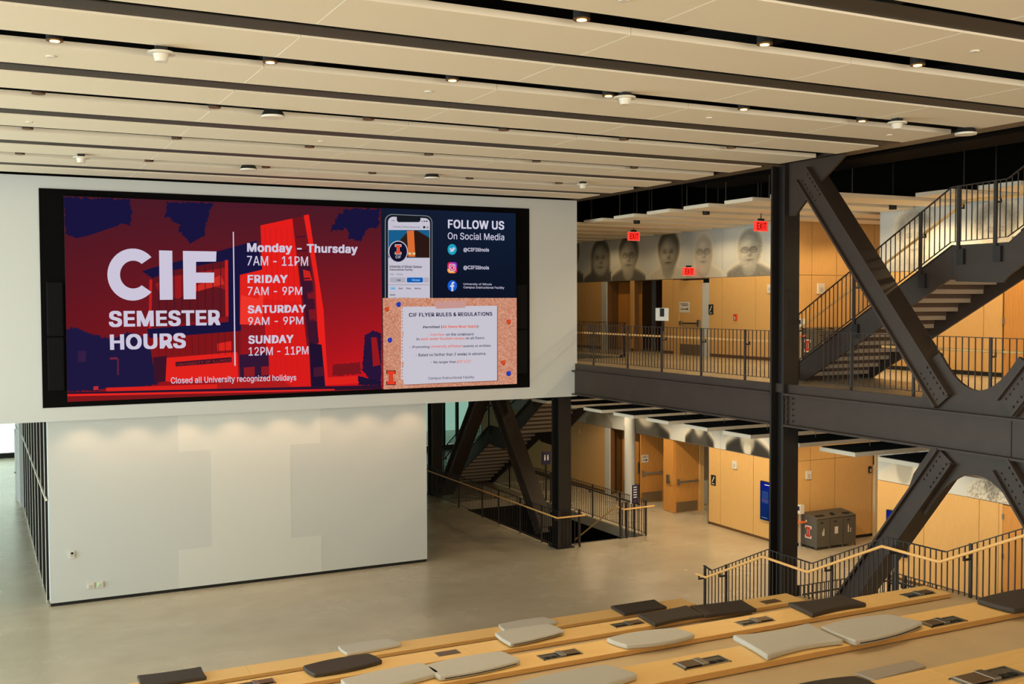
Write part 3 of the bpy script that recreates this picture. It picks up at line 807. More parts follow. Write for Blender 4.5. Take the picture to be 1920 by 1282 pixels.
# background gradient of the left picture
bg = MB(); y = L(); NX, NZ = 16, 12
XR = on(a3(1908, 600), y).x
def skycol(u, v):
    t = max(0, min(1, 1 - v)); k = .35 + .65 * u
    r = 62 + (205 - 62) * (t ** 1.15) * k; return (min(214, r + 12), 20 + 6 * (1 - t), 38 - 12 * t)
for i in range(NX):
    for j in range(NZ):
        u0, u1, v0, v1 = i / NX, (i + 1) / NX, j / NZ, (j + 1) / NZ
        q = [(u0, v0), (u1, v0), (u1, v1), (u0, v1)]
        bg.poly([(1.812 + (XR - 1.812) * a, y, Zv(b)) for a, b in q], [skycol(a, b) for a, b in q])
bg.build('hours_background', LED, vw)
NV = (24, 20, 60); NV2 = (32, 18, 46)
random.seed(3)
def blob(pts, jag=9, step=5):
    out = []
    for k in range(len(pts)):
        a, b = pts[k], pts[(k + 1) % len(pts)]
        n = max(2, int(math.hypot(b[0] - a[0], b[1] - a[1]) / 6))
        for i in range(n):
            t = i / n; out.append((a[0] + (b[0] - a[0]) * t + random.uniform(-jag, jag), a[1] + (b[1] - a[1]) * t + random.uniform(-jag, jag)))
    return out
art('hours_picture', [
    (blob([(172, 86), (530, 98), (545, 165), (535, 240), (440, 225), (390, 190), (345, 220), (345, 285), (262, 305), (180, 290)]), NV),
    (blob([(735, 110), (985, 118), (960, 200), (935, 300), (905, 225), (862, 340), (800, 265), (810, 235), (725, 190)]), NV),
    (blob([(1715, 150), (1900, 150), (1885, 245), (1835, 255), (1790, 330), (1735, 320), (1720, 260), (1625, 270), (1660, 200)]), NV),
    (blob([(182, 800), (250, 800), (330, 835), (440, 860), (520, 820), (600, 840), (660, 940), (690, 1110), (190, 1150)], 7), (30, 24, 62)),
    ([(600, 490), (660, 470), (1000, 385), (1225, 322), (1260, 480), (1095, 545), (1070, 430), (750, 490), (660, 530)], NV),
    ([(655, 530), (750, 488), (1070, 430), (1072, 735), (655, 800)], (96, 22, 30)),
    ([(672, 560), (740, 520), (880, 500), (1055, 470), (1060, 590), (940, 560), (800, 640), (700, 620)], (150, 26, 30)),
    ([(850, 590), (1030, 510), (1050, 560), (900, 600)], (200, 44, 34)),
    ([(640, 535), (656, 535), (650, 800), (636, 800)], (190, 30, 30)),
    ([(1052, 430), (1068, 428), (1072, 735), (1056, 738)], (205, 34, 30)),
    ([(1072, 440), (1140, 500), (1140, 815), (1072, 810)], NV),
    ([(628, 805), (1085, 765), (1140, 790), (1140, 815), (640, 855)], NV),
    ([(1134, 510), (1260, 480), (1262, 780), (1134, 780)], (222, 34, 28)),
    ([(1140, 620), (1230, 640), (1262, 600), (1262, 780), (1134, 780)], (236, 52, 40)),
    ([(640, 855), (1140, 815), (1140, 940), (735, 960), (660, 1000)], (128, 22, 26)),
    ([(1010, 885), (1088, 870), (1090, 920), (1012, 925)], (216, 36, 30)),
    ([(1246, 240), (1420, 202), (1500, 780), (1520, 1115), (1290, 1125), (1262, 640)], (226, 30, 26)),
    ([(1262, 640), (1490, 660), (1520, 1115), (1290, 1125)], (214, 28, 26)),
    ([(1420, 202), (1485, 190), (1560, 900), (1500, 905)], (110, 22, 30)),
    ([(1482, 185), (1510, 180), (1590, 700), (1615, 1110), (1575, 1115), (1545, 560)], (232, 32, 28)),
    ([(1455, 460), (1520, 460), (1565, 880), (1512, 890)], (60, 20, 44)),
    ([(1478, 480), (1515, 490), (1528, 540), (1484, 540)], (200, 36, 30)),
    ([(1500, 600), (1535, 600), (1540, 640), (1505, 640)], (120, 24, 34)),
    ([(1508, 700), (1545, 696), (1552, 760), (1514, 764)], (120, 24, 34)),
    ([(1512, 880), (1580, 890), (1600, 1120), (1522, 1120)], NV2),
    ([(1535, 1015), (1592, 1010), (1596, 1060), (1538, 1066)], (70, 24, 48)),
    ([(735, 962), (1120, 930), (1125, 1075), (800, 1095), (728, 1090)], (224, 34, 28)),
    ([(782, 985), (1088, 958), (1090, 985), (784, 1010)], (60, 20, 36)),
    ([(660, 960), (735, 950), (728, 1090), (668, 1100)], (60, 20, 40)),
    ([(1130, 945), (1290, 935), (1295, 1080), (1135, 1085)], (50, 22, 52)),
    ([(1155, 1015), (1215, 1010), (1215, 1062), (1157, 1066)], (140, 26, 34)),
    ([(1250, 1010), (1292, 1008), (1294, 1055), (1252, 1060)], (140, 26, 34)),
    ([(1000, 1080), (1330, 1062), (1420, 1120), (1420, 1130), (1010, 1136)], (170, 28, 28)),
    (blob([(1640, 1000), (1790, 985), (1795, 1050), (1640, 1062)], 5), (120, 22, 30)),
    (blob([(1815, 840), (1860, 812), (1905, 830), (1905, 1095), (1850, 1090), (1800, 1030)], 3), (40, 20, 56)),
    ([(1850, 850), (1880, 850), (1900, 1000), (1860, 1010)], (150, 24, 30)),
    ([(1610, 1070), (1775, 1060), (1780, 1100), (1612, 1112)], (222, 34, 28)),
    (blob([(1780, 1060), (1905, 1090), (1905, 1112), (1780, 1110)], 4), (30, 20, 52)),
    ([(405, 1125), (1010, 1105), (1010, 1140), (405, 1148)], (214, 34, 28)),
    ([(190, 1150), (1908, 1110), (1908, 1134), (190, 1172)], (44, 20, 44)),
    ([(192, 1160), (1650, 1132), (1650, 1140), (192, 1172)], (226, 38, 30)),
    ([(192, 1176), (1908, 1136), (1908, 1150), (194, 1203)], (120, 24, 28)),
    *[([(x, 492 - (x - 750) * .19), (x + 4, 492 - (x - 750) * .19), (x + 6, 740), (x + 2, 742)], (62, 20, 36)) for x in range(690, 1050, 42)],
    *[([(x, 250), (x + 3, 250), (x + 34, 1115), (x + 31, 1115)], (196, 26, 26)) for x in range(1268, 1420, 30)],
    *[([(x, 846 - (x - 640) * .06), (x + 3, 846 - (x - 640) * .06), (x + 6, 945), (x + 3, 946)], (86, 20, 28)) for x in range(690, 1130, 36)],
    *[([(1440 + 8 * i, 300 + 76 * i), (1492 + 8 * i, 296 + 76 * i), (1493 + 8 * i, 304 + 76 * i), (1441 + 8 * i, 308 + 76 * i)], (70, 20, 40)) for i in range(8)],
    ([(335, 1118), (362, 1116), (362, 1136), (335, 1138)], (180, 44, 50)),
    ([(250, 925), (296, 925), (294, 985), (250, 985)], (52, 30, 66)),
    ([(425, 960), (466, 958), (466, 970), (425, 972)], (110, 36, 60)),
    ([(464, 965), (474, 965), (474, 1055), (464, 1055)], (90, 34, 62)),
], a3)
TX = (203, 196, 216)
def tb(txt, bold, l, t, r, b, cv, col=TX, y=None):
    y = y or L()
    return (txt, bold, on(cv(l, t), y), on(cv(r, t + (r - l) * 0), y), on(cv(l, b), y), col)
def tb2(txt, bold, tl, tr, bl, cv, col=TX):
    y = L()
    return (txt, bold, on(cv(*tl), y), on(cv(*tr), y), on(cv(*bl), y), col)
lettering('hours_lettering', [
    tb2('SEMESTER', .035, (418, 706), (1026, 700), (420, 795), a3),
    tb2('HOURS', .035, (424, 834), (838, 826), (426, 920), a3),
    tb2('Monday - Thursday', .035, (1173, 336), (1776, 346), (1173, 396), a3),
    tb2('7AM - 11PM', .008, (1173, 406), (1506, 410), (1173, 458), a3),
    tb2('FRIDAY', .035, (1176, 510), (1394, 510), (1176, 554), a3),
    tb2('7AM - 9PM', .008, (1176, 574), (1474, 574), (1176, 620), a3),
    tb2('SATURDAY', .035, (1177, 676), (1494, 672), (1177, 720), a3),
    tb2('9AM - 9PM', .008, (1179, 740), (1480, 736), (1179, 784), a3),
    tb2('SUNDAY', .035, (1180, 840), (1426, 836), (1180, 886), a3),
    tb2('12PM - 11PM', .008, (1182, 904), (1508, 898), (1182, 950), a3),
    tb2('Closed all University recognized holidays', .01, (757, 1068), (1441, 1052), (758, 1112), a3),
    tb2('UNIVERSITY OF ILLINOIS', .02, (790, 992), (1085, 965), (791, 1008), a3, (130, 40, 40)),
], LED, vw)
def _cee():
    o = []
    for i in range(33):
        t = math.radians(42 + 276 * i / 32); o.append((549 + 138 * math.cos(t), 508 - 142 * math.sin(t)))
    for i in range(33):
        t = math.radians(310 - 260 * i / 32); o.append((552 + 72 * math.cos(t), 508 - 76 * math.sin(t)))
    return o
_c = _cee()
_ring = [([_c[i], _c[i + 1], _c[65 - i - 1], _c[65 - i]], TX) for i in range(32)]
art('big_lettering', _ring + [
    ([(693, 376), (765, 378), (768, 645), (697, 646)], TX),
    ([(823, 379), (895, 380), (894, 642), (827, 643)], TX), ([(890, 380), (1006, 382), (1004, 437), (890, 438)], TX), ([(890, 497), (994, 497), (993, 552), (890, 553)], TX)], a3)
art('divider_line', [([(1095, 275), (1101, 275), (1111, 1005), (1104, 1005)], TX)], a3)

# right half: social media panel and corkboard panel
y = L()
XM = on(a4(50, 500), y).x
zs = on(a4(400, 606), y).z
sm = MB()
sm.poly([(XM, y, zs), (12.923, y, zs), (12.923, y, 9.388), (XM, y, 9.388)], [(14, 18, 36), (12, 20, 38), (18, 30, 52), (20, 28, 50)])
sm.build('social_panel', LED, vw)
def rrect(x0, y0, x1, y1, r, n=5):
    out = []
    for cx, cy, a0 in ((x1 - r, y0 + r, -90), (x1 - r, y1 - r, 0), (x0 + r, y1 - r, 90), (x0 + r, y0 + r, 180)):
        for i in range(n + 1):
            t = math.radians(a0 + 90 * i / n); out.append((cx + r * math.cos(t), cy + r * math.sin(t)))
    return out
def circ(cx, cy, rx, ry=None, n=24):
    ry = ry or rx
    return [(cx + rx * math.cos(2 * math.pi * i / n), cy + ry * math.sin(2 * math.pi * i / n)) for i in range(n)]
def rect(x0, y0, x1, y1): return [(x0, y0), (x1, y0), (x1, y1), (x0, y1)]
def ph(pts):
    """clip at the bottom of the social panel"""
    return [(x, min(yy, 606)) for x, yy in pts]
def phone_outline(x0, y0, x1, r):
    o = [(x0, 606)] + [(x0 + r - r * math.cos(t), y0 + r - r * math.sin(t)) for t in [math.radians(15 * i) for i in range(7)]]
    o += [(x1 - r + r * math.sin(t), y0 + r + 8 - r * math.cos(t)) for t in [math.radians(15 * i) for i in range(7)]] + [(x1, 606)]
    return o
def iglyph(cx, cy, w, h, s=.33):
    w2, st, sv = w / 2, w * .21, h * .25
    return [(cx - w2, cy - h / 2), (cx + w2, cy - h / 2), (cx + w2, cy - h / 2 + sv), (cx + st, cy - h / 2 + sv), (cx + st, cy + h / 2 - sv), (cx + w2, cy + h / 2 - sv),
            (cx + w2, cy + h / 2), (cx - w2, cy + h / 2), (cx - w2, cy + h / 2 - sv), (cx - st, cy + h / 2 - sv), (cx - st, cy - h / 2 + sv), (cx - w2, cy - h / 2 + sv)]
PW = (196, 192, 206)
art('phone_picture', [
    (phone_outline(66, 126, 338, 40), (120, 128, 132)), (phone_outline(71, 130, 334, 38), (24, 28, 34)), (phone_outline(84, 141, 324, 30), PW),
    (rrect(134, 138, 270, 172, 14), (24, 26, 34)), (rect(134, 136, 270, 152), (24, 26, 34)),
    (rect(86, 217, 322, 376), (26, 92, 136)),
    ([(130, 300), (200, 222), (250, 219), (322, 262), (322, 376), (86, 370), (96, 300)], (48, 30, 24)),
    ([(192, 222), (232, 219), (240, 370), (200, 370)], (214, 108, 52)), ([(232, 219), (322, 264), (322, 374), (240, 370)], (44, 24, 18)),
    (rect(200, 346, 216, 358), (220, 200, 150)), (rect(224, 346, 240, 358), (220, 200, 150)),
    (circ(142, 341, 56, 63), PW), (circ(142, 341, 51, 58), (20, 18, 42)),
    (iglyph(142, 328, 38, 58), PW), (iglyph(142, 328, 30, 50), (222, 72, 44)),
    (circ(291, 201, 7), (24, 26, 40)), (circ(309, 201, 6), (24, 26, 40)), (circ(308, 200, 4), PW),
    (rrect(95, 489, 184, 517, 5), (172, 170, 184)), (rrect(192, 489, 284, 517, 5), (18, 92, 180)), (rrect(288, 489, 318, 517, 5), (172, 170, 184)),
    (rect(86, 527, 322, 533), (170, 168, 182)), (rrect(96, 541, 128, 559, 4), (150, 190, 220)),
    (rect(276, 166, 282, 170), (40, 40, 50)), (rect(288, 164, 296, 170), (40, 40, 50)), (rect(300, 164, 310, 170), (40, 40, 50)),
], a4)
DK = (24, 20, 40)
lettering('phone_lettering', [
    tb2('CIF', 0.0165, (127, 363), (158, 363), (127, 379), a4, PW),
    tb2('4:14', 0.0110, (104, 159), (122, 159), (104, 167), a4, DK),
    tb2('University of Illinois Campus Instr...', .0, (112, 192), (274, 196), (112, 205), a4, DK),
    tb2('University of Illinois Campus', 0.0220, (93, 418), (277, 420), (93, 436), a4, DK), tb2('Instructional Facility', 0.0220, (93, 437), (225, 438), (93, 452), a4, DK),
    tb2('6 likes  -  9 followers', .0, (95, 464), (170, 465), (95, 474), a4, (80, 78, 92)),
    tb2('Like', 0.0165, (134, 498), (156, 498), (134, 508), a4, DK), tb2('Message', 0.0165, (222, 498), (266, 498), (222, 510), a4, (150, 200, 230)),
    tb2('Home', 0.0165, (102, 546), (123, 546), (102, 556), a4, (50, 120, 200)), tb2('About', 0.0165, (144, 546), (168, 546), (144, 556), a4, DK),
    tb2('Photos', 0.0165, (189, 546), (215, 546), (189, 556), a4, DK), tb2('Mentions', 0.0165, (237, 546), (272, 546), (237, 556), a4, DK),
    tb2('Details', 0.0220, (96, 583), (126, 583), (96, 592), a4, DK), tb2('Page - University of Illinois', .0, (116, 602), (220, 603), (116, 606), a4, DK),
], LED, vw)
FW = (206, 202, 222)
art('social_icons', [
    (circ(451, 328, 26, 31), (28, 160, 190)),
    ([(438, 318), (448, 325), (454, 325), (456, 317), (462, 316), (468, 321), (464, 330), (456, 341), (442, 342), (436, 338), (446, 336), (438, 330)], FW),
    (rrect(424, 401, 479, 464, 14), (214, 40, 90)), ([(424, 440), (424, 452), (436, 464), (470, 464), (440, 440)], (240, 170, 60)), ([(445, 401), (470, 401), (479, 412), (479, 440)], (140, 50, 190)),
    (rrect(433, 411, 470, 454, 10), FW), (rrect(437, 415, 466, 450, 8), (206, 50, 100)), (circ(451, 433, 11, 13), FW), (circ(451, 433, 7.5, 9), (206, 50, 100)), (circ(461, 420, 2.5), FW),
    (circ(452, 536, 27, 32), (20, 92, 205)),
    ([(447, 568), (447, 543), (439, 543), (439, 533), (447, 533), (447, 522), (453, 514), (464, 514), (464, 523), (457, 524), (457, 533), (464, 533), (462, 543), (457, 543), (457, 567)], FW),
], a4)
lettering('social_lettering', [
    tb2('FOLLOW US', 0.0275, (427, 157), (749, 166), (427, 208), a4, FW), tb2('On Social Media', 0.0055, (426, 230), (749, 238), (426, 270), a4, FW),
    tb2('@CIFIllinois', 0.0165, (516, 318), (662, 320), (516, 344), a4, FW), tb2('@CIFIllinois', 0.0165, (516, 420), (662, 422), (516, 446), a4, FW),
    tb2('University of Illinois', 0.0055, (516, 520), (678, 522), (516, 534), a4, FW), tb2('Campus Instructional Facility', 0.0055, (516, 538), (749, 541), (516, 554), a4, FW),
], LED, vw)
# corkboard: many small flecks
cb = MB(); y = L(); rr = random.Random(5); NX, NZ = 120, 80
gv = [[(rr.uniform(-1, 1) * .55 + rr.uniform(-1, 1) * .45) for _ in range(NZ + 1)] for _ in range(NX + 1)]
def cork(t): return (max(150, min(225, 200 + 16 * t)), max(90, min(178, 138 + 30 * t)), max(70, min(150, 112 + 30 * t)))
for i in range(NX):
    for j in range(NZ):
        q = [(i, j), (i + 1, j), (i + 1, j + 1), (i, j + 1)]
        cb.poly([(XM + (12.923 - XM) * a / NX, y, 4.842 + (zs - 4.842) * b / NZ) for a, b in q], cork(gv[i][j]))
cb.build('cork_background', LED, vw)
paper = [(172, 656), (708, 650), (708, 1078), (174, 1102), (172, 1080)]
shp = [([(176, 662), (712, 656), (714, 1082), (178, 1106)], (150, 96, 80)), (paper, (198, 194, 206)),
       ([(160, 656), (174, 656), (174, 790), (166, 800), (164, 820), (174, 830), (174, 960), (164, 975), (168, 1000), (174, 1010), (174, 1072), (158, 1072)], (198, 194, 206))]
for k in range(22):
    if k in (7, 8, 16): continue
    shp.append((circ(165, 664 + 18.6 * k, 4, 4.6, 8), (190, 130, 105)))
shp += [([(346, 628), (532, 622), (530, 646), (526, 662), (362, 668), (350, 650)], (196, 148, 142))]
for cx, cy, c in ((80, 668, 0), (146, 641, 1), (96, 845, 1), (776, 740, 0), (745, 974, 0), (776, 1036, 1)):
    cc, c2 = ((214, 76, 40), (160, 50, 34)) if c == 0 else ((30, 62, 190), (24, 36, 130))
    shp += [(circ(cx - 2, cy + 3, 13, 14, 14), c2), (circ(cx + 3, cy - 3, 9, 10, 14), cc), (circ(cx - 6, cy + 6, 7, 9, 10), cc)]
shp += [(iglyph(101, 1062, 54, 84), (24, 18, 40)), (iglyph(101, 1062, 46, 76), (226, 60, 36))]
art('flyer_picture', shp, a4)
NVT = (28, 26, 66); ORT = (224, 92, 60)
lettering('flyer_lettering', [
    tb2('CIF FLYER RULES & REGULATIONS', 0.0248, (203, 692), (680, 686), (204, 714), a4, NVT),
    tb2('Permitted (', 0.0220, (285, 765), (394, 763), (285, 782), a4, NVT), tb2('All Items Must Apply', 0.0220, (396, 763), (592, 760), (396, 782), a4, ORT), tb2('):', 0.0220, (594, 760), (604, 760), (594, 778), a4, NVT),
    tb2('- One flyer', 0.0110, (312, 810), (409, 808), (312, 826), a4, ORT), tb2('on the corkboard', 0.0110, (416, 807), (573, 805), (416, 822), a4, NVT),
    tb2('in', 0.0110, (247, 834), (264, 834), (247, 848), a4, NVT), tb2('each water fountain recess', 0.0110, (271, 832), (522, 828), (271, 848), a4, ORT), tb2('on all floors.', 0.0110, (529, 828), (638, 826), (529, 843), a4, NVT),
    tb2('- Promoting', 0.0110, (207, 880), (321, 878), (207, 897), a4, NVT), tb2('University affiliated', 0.0110, (328, 876), (508, 873), (328, 894), a4, ORT), tb2('events or entities.', 0.0110, (515, 874), (676, 871), (515, 888), a4, NVT),
    tb2('- Dated no farther than 2 weeks in advance.', 0.0110, (242, 924), (646, 915), (242, 941), a4, NVT),
    tb2('- No larger than', 0.0110, (328, 967), (474, 964), (328, 984), a4, NVT), tb2('8.5" x 11".', 0.0110, (481, 962), (563, 960), (481, 978), a4, ORT),
    tb2('Campus Instructional Facility', 0.0055, (314, 1058), (576, 1051), (315, 1076), a4, NVT),
], LED, vw)

# ================================================================== PORTRAITS (flat print on the mural panels)
WR = (226, 222, 208)
def portrait(parent, label, yc, w, z0, h, kind, tone=.0, seed=1, coarse=False):
    n, m = 44, 52
    u = np.linspace(-1, 1, n + 1)[:, None] * np.ones((1, m + 1)); v = np.linspace(0, 1, m + 1)[None, :] * np.ones((n + 1, 1))
    rg = np.random.RandomState(seed)
    def g(cx, cy, sx, sy): return np.exp(-(((u - cx) / sx) ** 2 + ((v - cy) / sy) ** 2))
    def ell(cx, cy, rx, ry, s=14.): 
        d = 1 - np.sqrt(((u - cx) / rx) ** 2 + ((v - cy) / ry) ** 2)
        return 1 / (1 + np.exp(-d * s))
    I = np.ones_like(u)
    sh = 1 / (1 + np.exp(-((.30 - .22 * np.abs(u) ** 1.6) - v) * 50)) * kind.get('shoulders', 1)
    I = I * (1 - sh) + kind.get('suit', .32) * sh
    neck = ell(0, .2, .30, .2); I = I * (1 - neck) + .66 * neck
    if kind.get('shirt'):
        s_ = ell(0, .08, .16, .14); I = I * (1 - s_) + .9 * s_
    if kind.get('hair') == 'long':
        hr = ell(0, .6, .52, .42, 20); lo_ = 1 / (1 + np.exp(-(.52 - np.abs(u)) * 30)) * (v < .6); hr = np.maximum(hr, lo_); I = I * (1 - hr) + .3 * hr
    elif kind.get('hair') == 'short':
        hr = ell(.03, .64, .55, .38, 22); I = I * (1 - hr) + .34 * hr
    elif kind.get('hair') == 'curly':
        hr = ell(0, .70, .62, .30, 12); I = I * (1 - hr) + (.48 + .1 * rg.rand(*u.shape)) * hr
    elif kind.get('hair') == 'white':
        hr = ell(.05, .64, .5, .36, 16); I = I * (1 - hr) + .66 * hr
    fc = ell(kind.get('fx', 0), .50, .46, .36 if kind.get('hair') != 'bald' else .42, 18)
    skin = kind.get('skin', .72) - .22 * np.clip(u, -1, 1) * kind.get('side', 1) - .10 * (np.abs(u) ** 2) * 3
    for sx in (-1, 1):
        skin = skin - .34 * g(sx * .17, .555, .10, .022) - .22 * g(sx * .18, .605, .12, .018)
    skin = skin - .25 * g(.04, .44, .07, .03) - .12 * g(.09, .5, .04, .09) - .34 * g(0, .345, .17, .014) - .16 * g(0, .32, .14, .02) + .16 * g(-.06, .7, .2, .08) + .1 * g(-.22, .46, .08, .05)
    if kind.get('glasses'):
        for sx in (-1, 1):
            rr_ = np.sqrt(((u - sx * .18) / .15) ** 2 + ((v - .55) / .055) ** 2); skin = skin - .3 * np.exp(-((rr_ - 1) / .22) ** 2)
    if kind.get('beard'): skin = skin + .12 * g(0, .30, .3, .1) - .1 * g(0, .36, .34, .03)
    if kind.get('smile'): skin = skin + .3 * g(0, .355, .12, .012)
    I = I * (1 - fc) + skin * fc
    if kind.get('noise', 0): I = I + kind['noise'] * (rg.rand(*u.shape) - .5) * (I < .97)
    edge = np.clip((1 - np.abs(u)) * 14, 0, 1) if not kind.get('hard') else 1
    I = 1 - (1 - I) * kind.get('k', .85) * edge
    I = np.clip(I + tone, .12, 1.0)
    mb = MB(); xx = XW - .006 - .0006 * seed
    for i in range(n):
        for j in range(m):
            q = [(i, j), (i, j + 1), (i + 1, j + 1), (i + 1, j)]
            if min(I[a, b] for a, b in q) > .985: continue
            mb.poly([(xx, yc + w / 2 * -u[a, b], z0 + h * v[a, b]) for a, b in q], [tuple(c * I[a, b] for c in WR) for a, b in q])
    if mb.f:
        o = mb.build('portrait', PRINT, parent); o['label'] = label
for lb, pl, pr, pt, k, sd in (
    ('greyscale portrait of a person at the edge of the screen wall', 1040, 1100, 440, dict(hair='short', suit=.3), 1),
    ('greyscale portrait with long dark hair', 1094, 1160, 452, dict(hair='long', suit=.3, skin=.66), 2),
    ('greyscale portrait with glasses and side parting', 1146, 1212, 444, dict(hair='short', glasses=1, suit=.36, skin=.74), 3),
    ('greyscale portrait with thick dark hair', 1218, 1290, 436, dict(hair='short', suit=.9, skin=.6, k=.9), 4),
    ('greyscale portrait of a bald person with glasses', 1284, 1356, 436, dict(hair='bald', glasses=1, suit=.85, skin=.8, k=.7), 5),
    ('greyscale portrait of an older person with white hair', 1362, 1450, 432, dict(hair='white', glasses=1, suit=.5, skin=.8, noise=.1, k=.85), 6)):
    ya, yb = at(pl, 500, 'x', XW).y, at(pr, 500, 'x', XW).y
    zt = at((pl + pr) / 2, pt, 'x', XW).z
    portrait(wu, lb, (ya + yb) / 2, ya - yb, 7.785, zt - 7.785 + .06, k, seed=sd)
for lb, pl, pr, k, sd in (('greyscale portrait with curly hair behind the stair', 1664, 1768, dict(hair='curly', suit=.8, skin=.82, k=.6, noise=.15), 7),
                          ('greyscale portrait with curly hair near the right edge', 1808, 1934, dict(hair='curly', suit=.7, skin=.8, k=.6, noise=.15), 8)):
    ya, yb = at(pl, 450, 'x', XW).y, at(pr, 450, 'x', XW).y
    portrait(wv, lb, (ya + yb) / 2, ya - yb, 7.765, 1.5, k, seed=sd)
for par, lb, pl, pr, k, sd in (
    (wl, 'greyscale portrait at the far end of the lower mural', 1098, 1150, dict(hair='short', suit=.6, skin=.8, k=.6), 11),
    (wl, 'greyscale portrait in a dark jacket with long hair', 1170, 1258, dict(hair='long', suit=.16, skin=.8, k=1), 12),
    (wl, 'greyscale portrait of a smiling person with dark hair', 1284, 1340, dict(hair='long', suit=.2, skin=.84, smile=1, k=1), 13),
    (wl, 'greyscale portrait of a bearded person in a suit', 1360, 1446, dict(hair='white', beard=1, suit=.18, shirt=1, skin=.74, k=1), 14),
    (wn, 'greyscale portrait of a smiling person seen under the node', 1650, 1746, dict(hair='short', suit=.95, smile=1, skin=.7, k=.7), 15),
    (wn, 'coarse dotted greyscale portrait at the right edge', 1815, 1912, dict(hair='short', suit=.9, skin=.6, noise=.5, hard=1), 16)):
    ya, yb = at(pl, 880, 'x', XW).y, at(pr, 880, 'x', XW).y
    portrait(par, lb, (ya + yb) / 2, ya - yb, 2.46, 1.9, k, seed=sd)

# ================================================================== SEATING
A0 = 5.26
ROWS = {1: (18.06, .856), 2: (14.86, 1.740), 3: (11.72, 2.624), 4: (8.56, 3.507), 5: (5.38, 4.39)}
PW_ = .50; PT = .06
bounds = {1: (18.0, 14.8), 2: (14.8, 11.66), 3: (11.66, 8.5), 4: (8.5, 5.32), 5: (5.32, 2.2)}
for k, (ya, yb) in bounds.items():
    zt_ = ROWS[k][1] - PT - .012
    t = MB().box(-12, 13.05, yb, ya, 0, zt_).box(13.05, 13.42, yb, ya if k > 1 else 17.72, 0, zt_).build('tier_platform', CONC_T)
    tag(t, kind='structure')
ord_ = {1: 'lowest maple bench, nearest the white wall', 2: 'second maple bench up from the hall floor', 3: 'third maple bench up from the hall floor', 4: 'fourth maple bench, one above the lowest three', 5: 'highest maple bench at the bottom right corner'}
JX = {1: 4.0, 2: 4.15, 3: 4.3, 4: 6.15, 5: 6.0}
for k, (yf, zt) in ROWS.items():
    r = empty('long_bench', (3, yf - PW_ / 2, zt - PT), ord_[k], 'bench', 'maple tier benches')
    j = JX[k]; xs = [13.02 if k < 4 else 13.05]
    x = j
    cuts = sorted([j + 2.44 * q for q in range(-7, 4) if -12 < j + 2.44 * q < 12.6])
    cuts = [-12] + cuts + [13.03]
    for a, b in zip(cuts[:-1], cuts[1:]):
        MB().box(a + .0015, b - .0015, yf - PW_, yf, zt - PT, zt).build('plank', BENCH, r, .004)
    ub('edge_band', -12, 13.03, yf - PW_ - .004, yf - PW_, zt - PT, zt - .004, BENCH_E, r)
    ub('shadow_strip', -12, 13.0, yf - PW_ + .03, yf - .03, zt - PT - .012, zt - PT, BLACK, r)  # black strip paints the shadow line under the plank

def power(k, px, py, closed=False, L=.55, W=.2, label='', rev=False):
    zt = ROWS[k][1]; p = at(px, py, 'z', zt); x0, y1 = p.x, p.y
    if closed:
        x1, y0 = x0 + .36, y1 - .19
        r = empty('power_cover', ((x0 + x1) / 2, (y0 + y1) / 2, zt), label, 'power outlet', 'closed power covers in the benches')
        MB().box(x0, x1, y0, y1, zt, zt + .006).build('cover_frame', METAL, r); MB().box(x0 + .012, x1 - .012, y0 + .012, y1 - .012, zt + .006, zt + .010).build('lid', BROWN, r, .002)
        return
    x1, y0 = x0 + L, y1 - W
    r = empty('power_box', ((x0 + x1) / 2, (y0 + y1) / 2, zt), label, 'power outlet', 'open power boxes in the benches')
    fr = MB(); t = .014
    fr.box(x0, x1, y0, y0 + t, zt, zt + .008).box(x0, x1, y1 - t, y1, zt, zt + .008).box(x0, x0 + t, y0, y1, zt, zt + .008).box(x1 - t, x1, y0, y1, zt, zt + .008)
    fr.build('rim', METAL, r)
    def bx(u0, u1, v0, v1, a, b, m, nm, bev=0):
        if rev: u0, u1 = L - u1, L - u0
        MB().box(x0 + u0, x0 + u1, y0 + v0, y0 + v1, zt + a, zt + b).build(nm, m, r, bev)
    bx(.014, L - .014, .014, W - .014, .0005, .002, mat('recess_shade', (50, 42, 34), .5), 'recess')  # flat dark plate on the plank; its colour stands in for shade inside
    bx(.03, .24, .10, W - .02, .002, .003, mat('recess_floor', (96, 92, 80), .4), 'recess_floor')
    bx(.25, .33, .02, W - .01, .004, .028, METAL, 'hinge_block', .004)
    bx(.33, L - .03, .03, W - .02, .012, .024, BROWN, 'flap', .004)
    bx(L - .03, L - .015, .02, W - .01, .008, .026, METAL, 'latch', .003)
    bx(.06, .11, .04, .09, .002, .010, BLACK, 'socket'); bx(.15, .2, .04, .09, .002, .010, BLACK, 'socket')
power(2, 1143.7, 1171, label='open power box on the second bench left of two charcoal cushions')
power(3, 1376.6, 1166.7, label='open power box on the third bench between the grey and the charcoal cushion')
power(3, 1686, 1115, label='open power box at the far right end of the third bench')
power(3, 1006, 1229.7, label='open power box on the third bench between two grey cushions')
power(4, 1261.6, 1245, rev=True, label='open power box on the fourth bench between the two grey cushions')
power(4, 1720, 1168, rev=True, label='open power box half under a grey cushion on the fourth bench')
power(5, 1778.6, 1273.6, rev=True, L=.56, W=.2, label='open power box on the highest bench at the bottom right')
power(2, 437, 1284, label='open power box cut by the bottom edge, left part of the second bench')
power(2, 814, 1224, True, label='closed brown power cover on the second bench left of the middle')
power(2, 1423, 1127.5, True, label='closed brown power cover at the right end of the second bench')

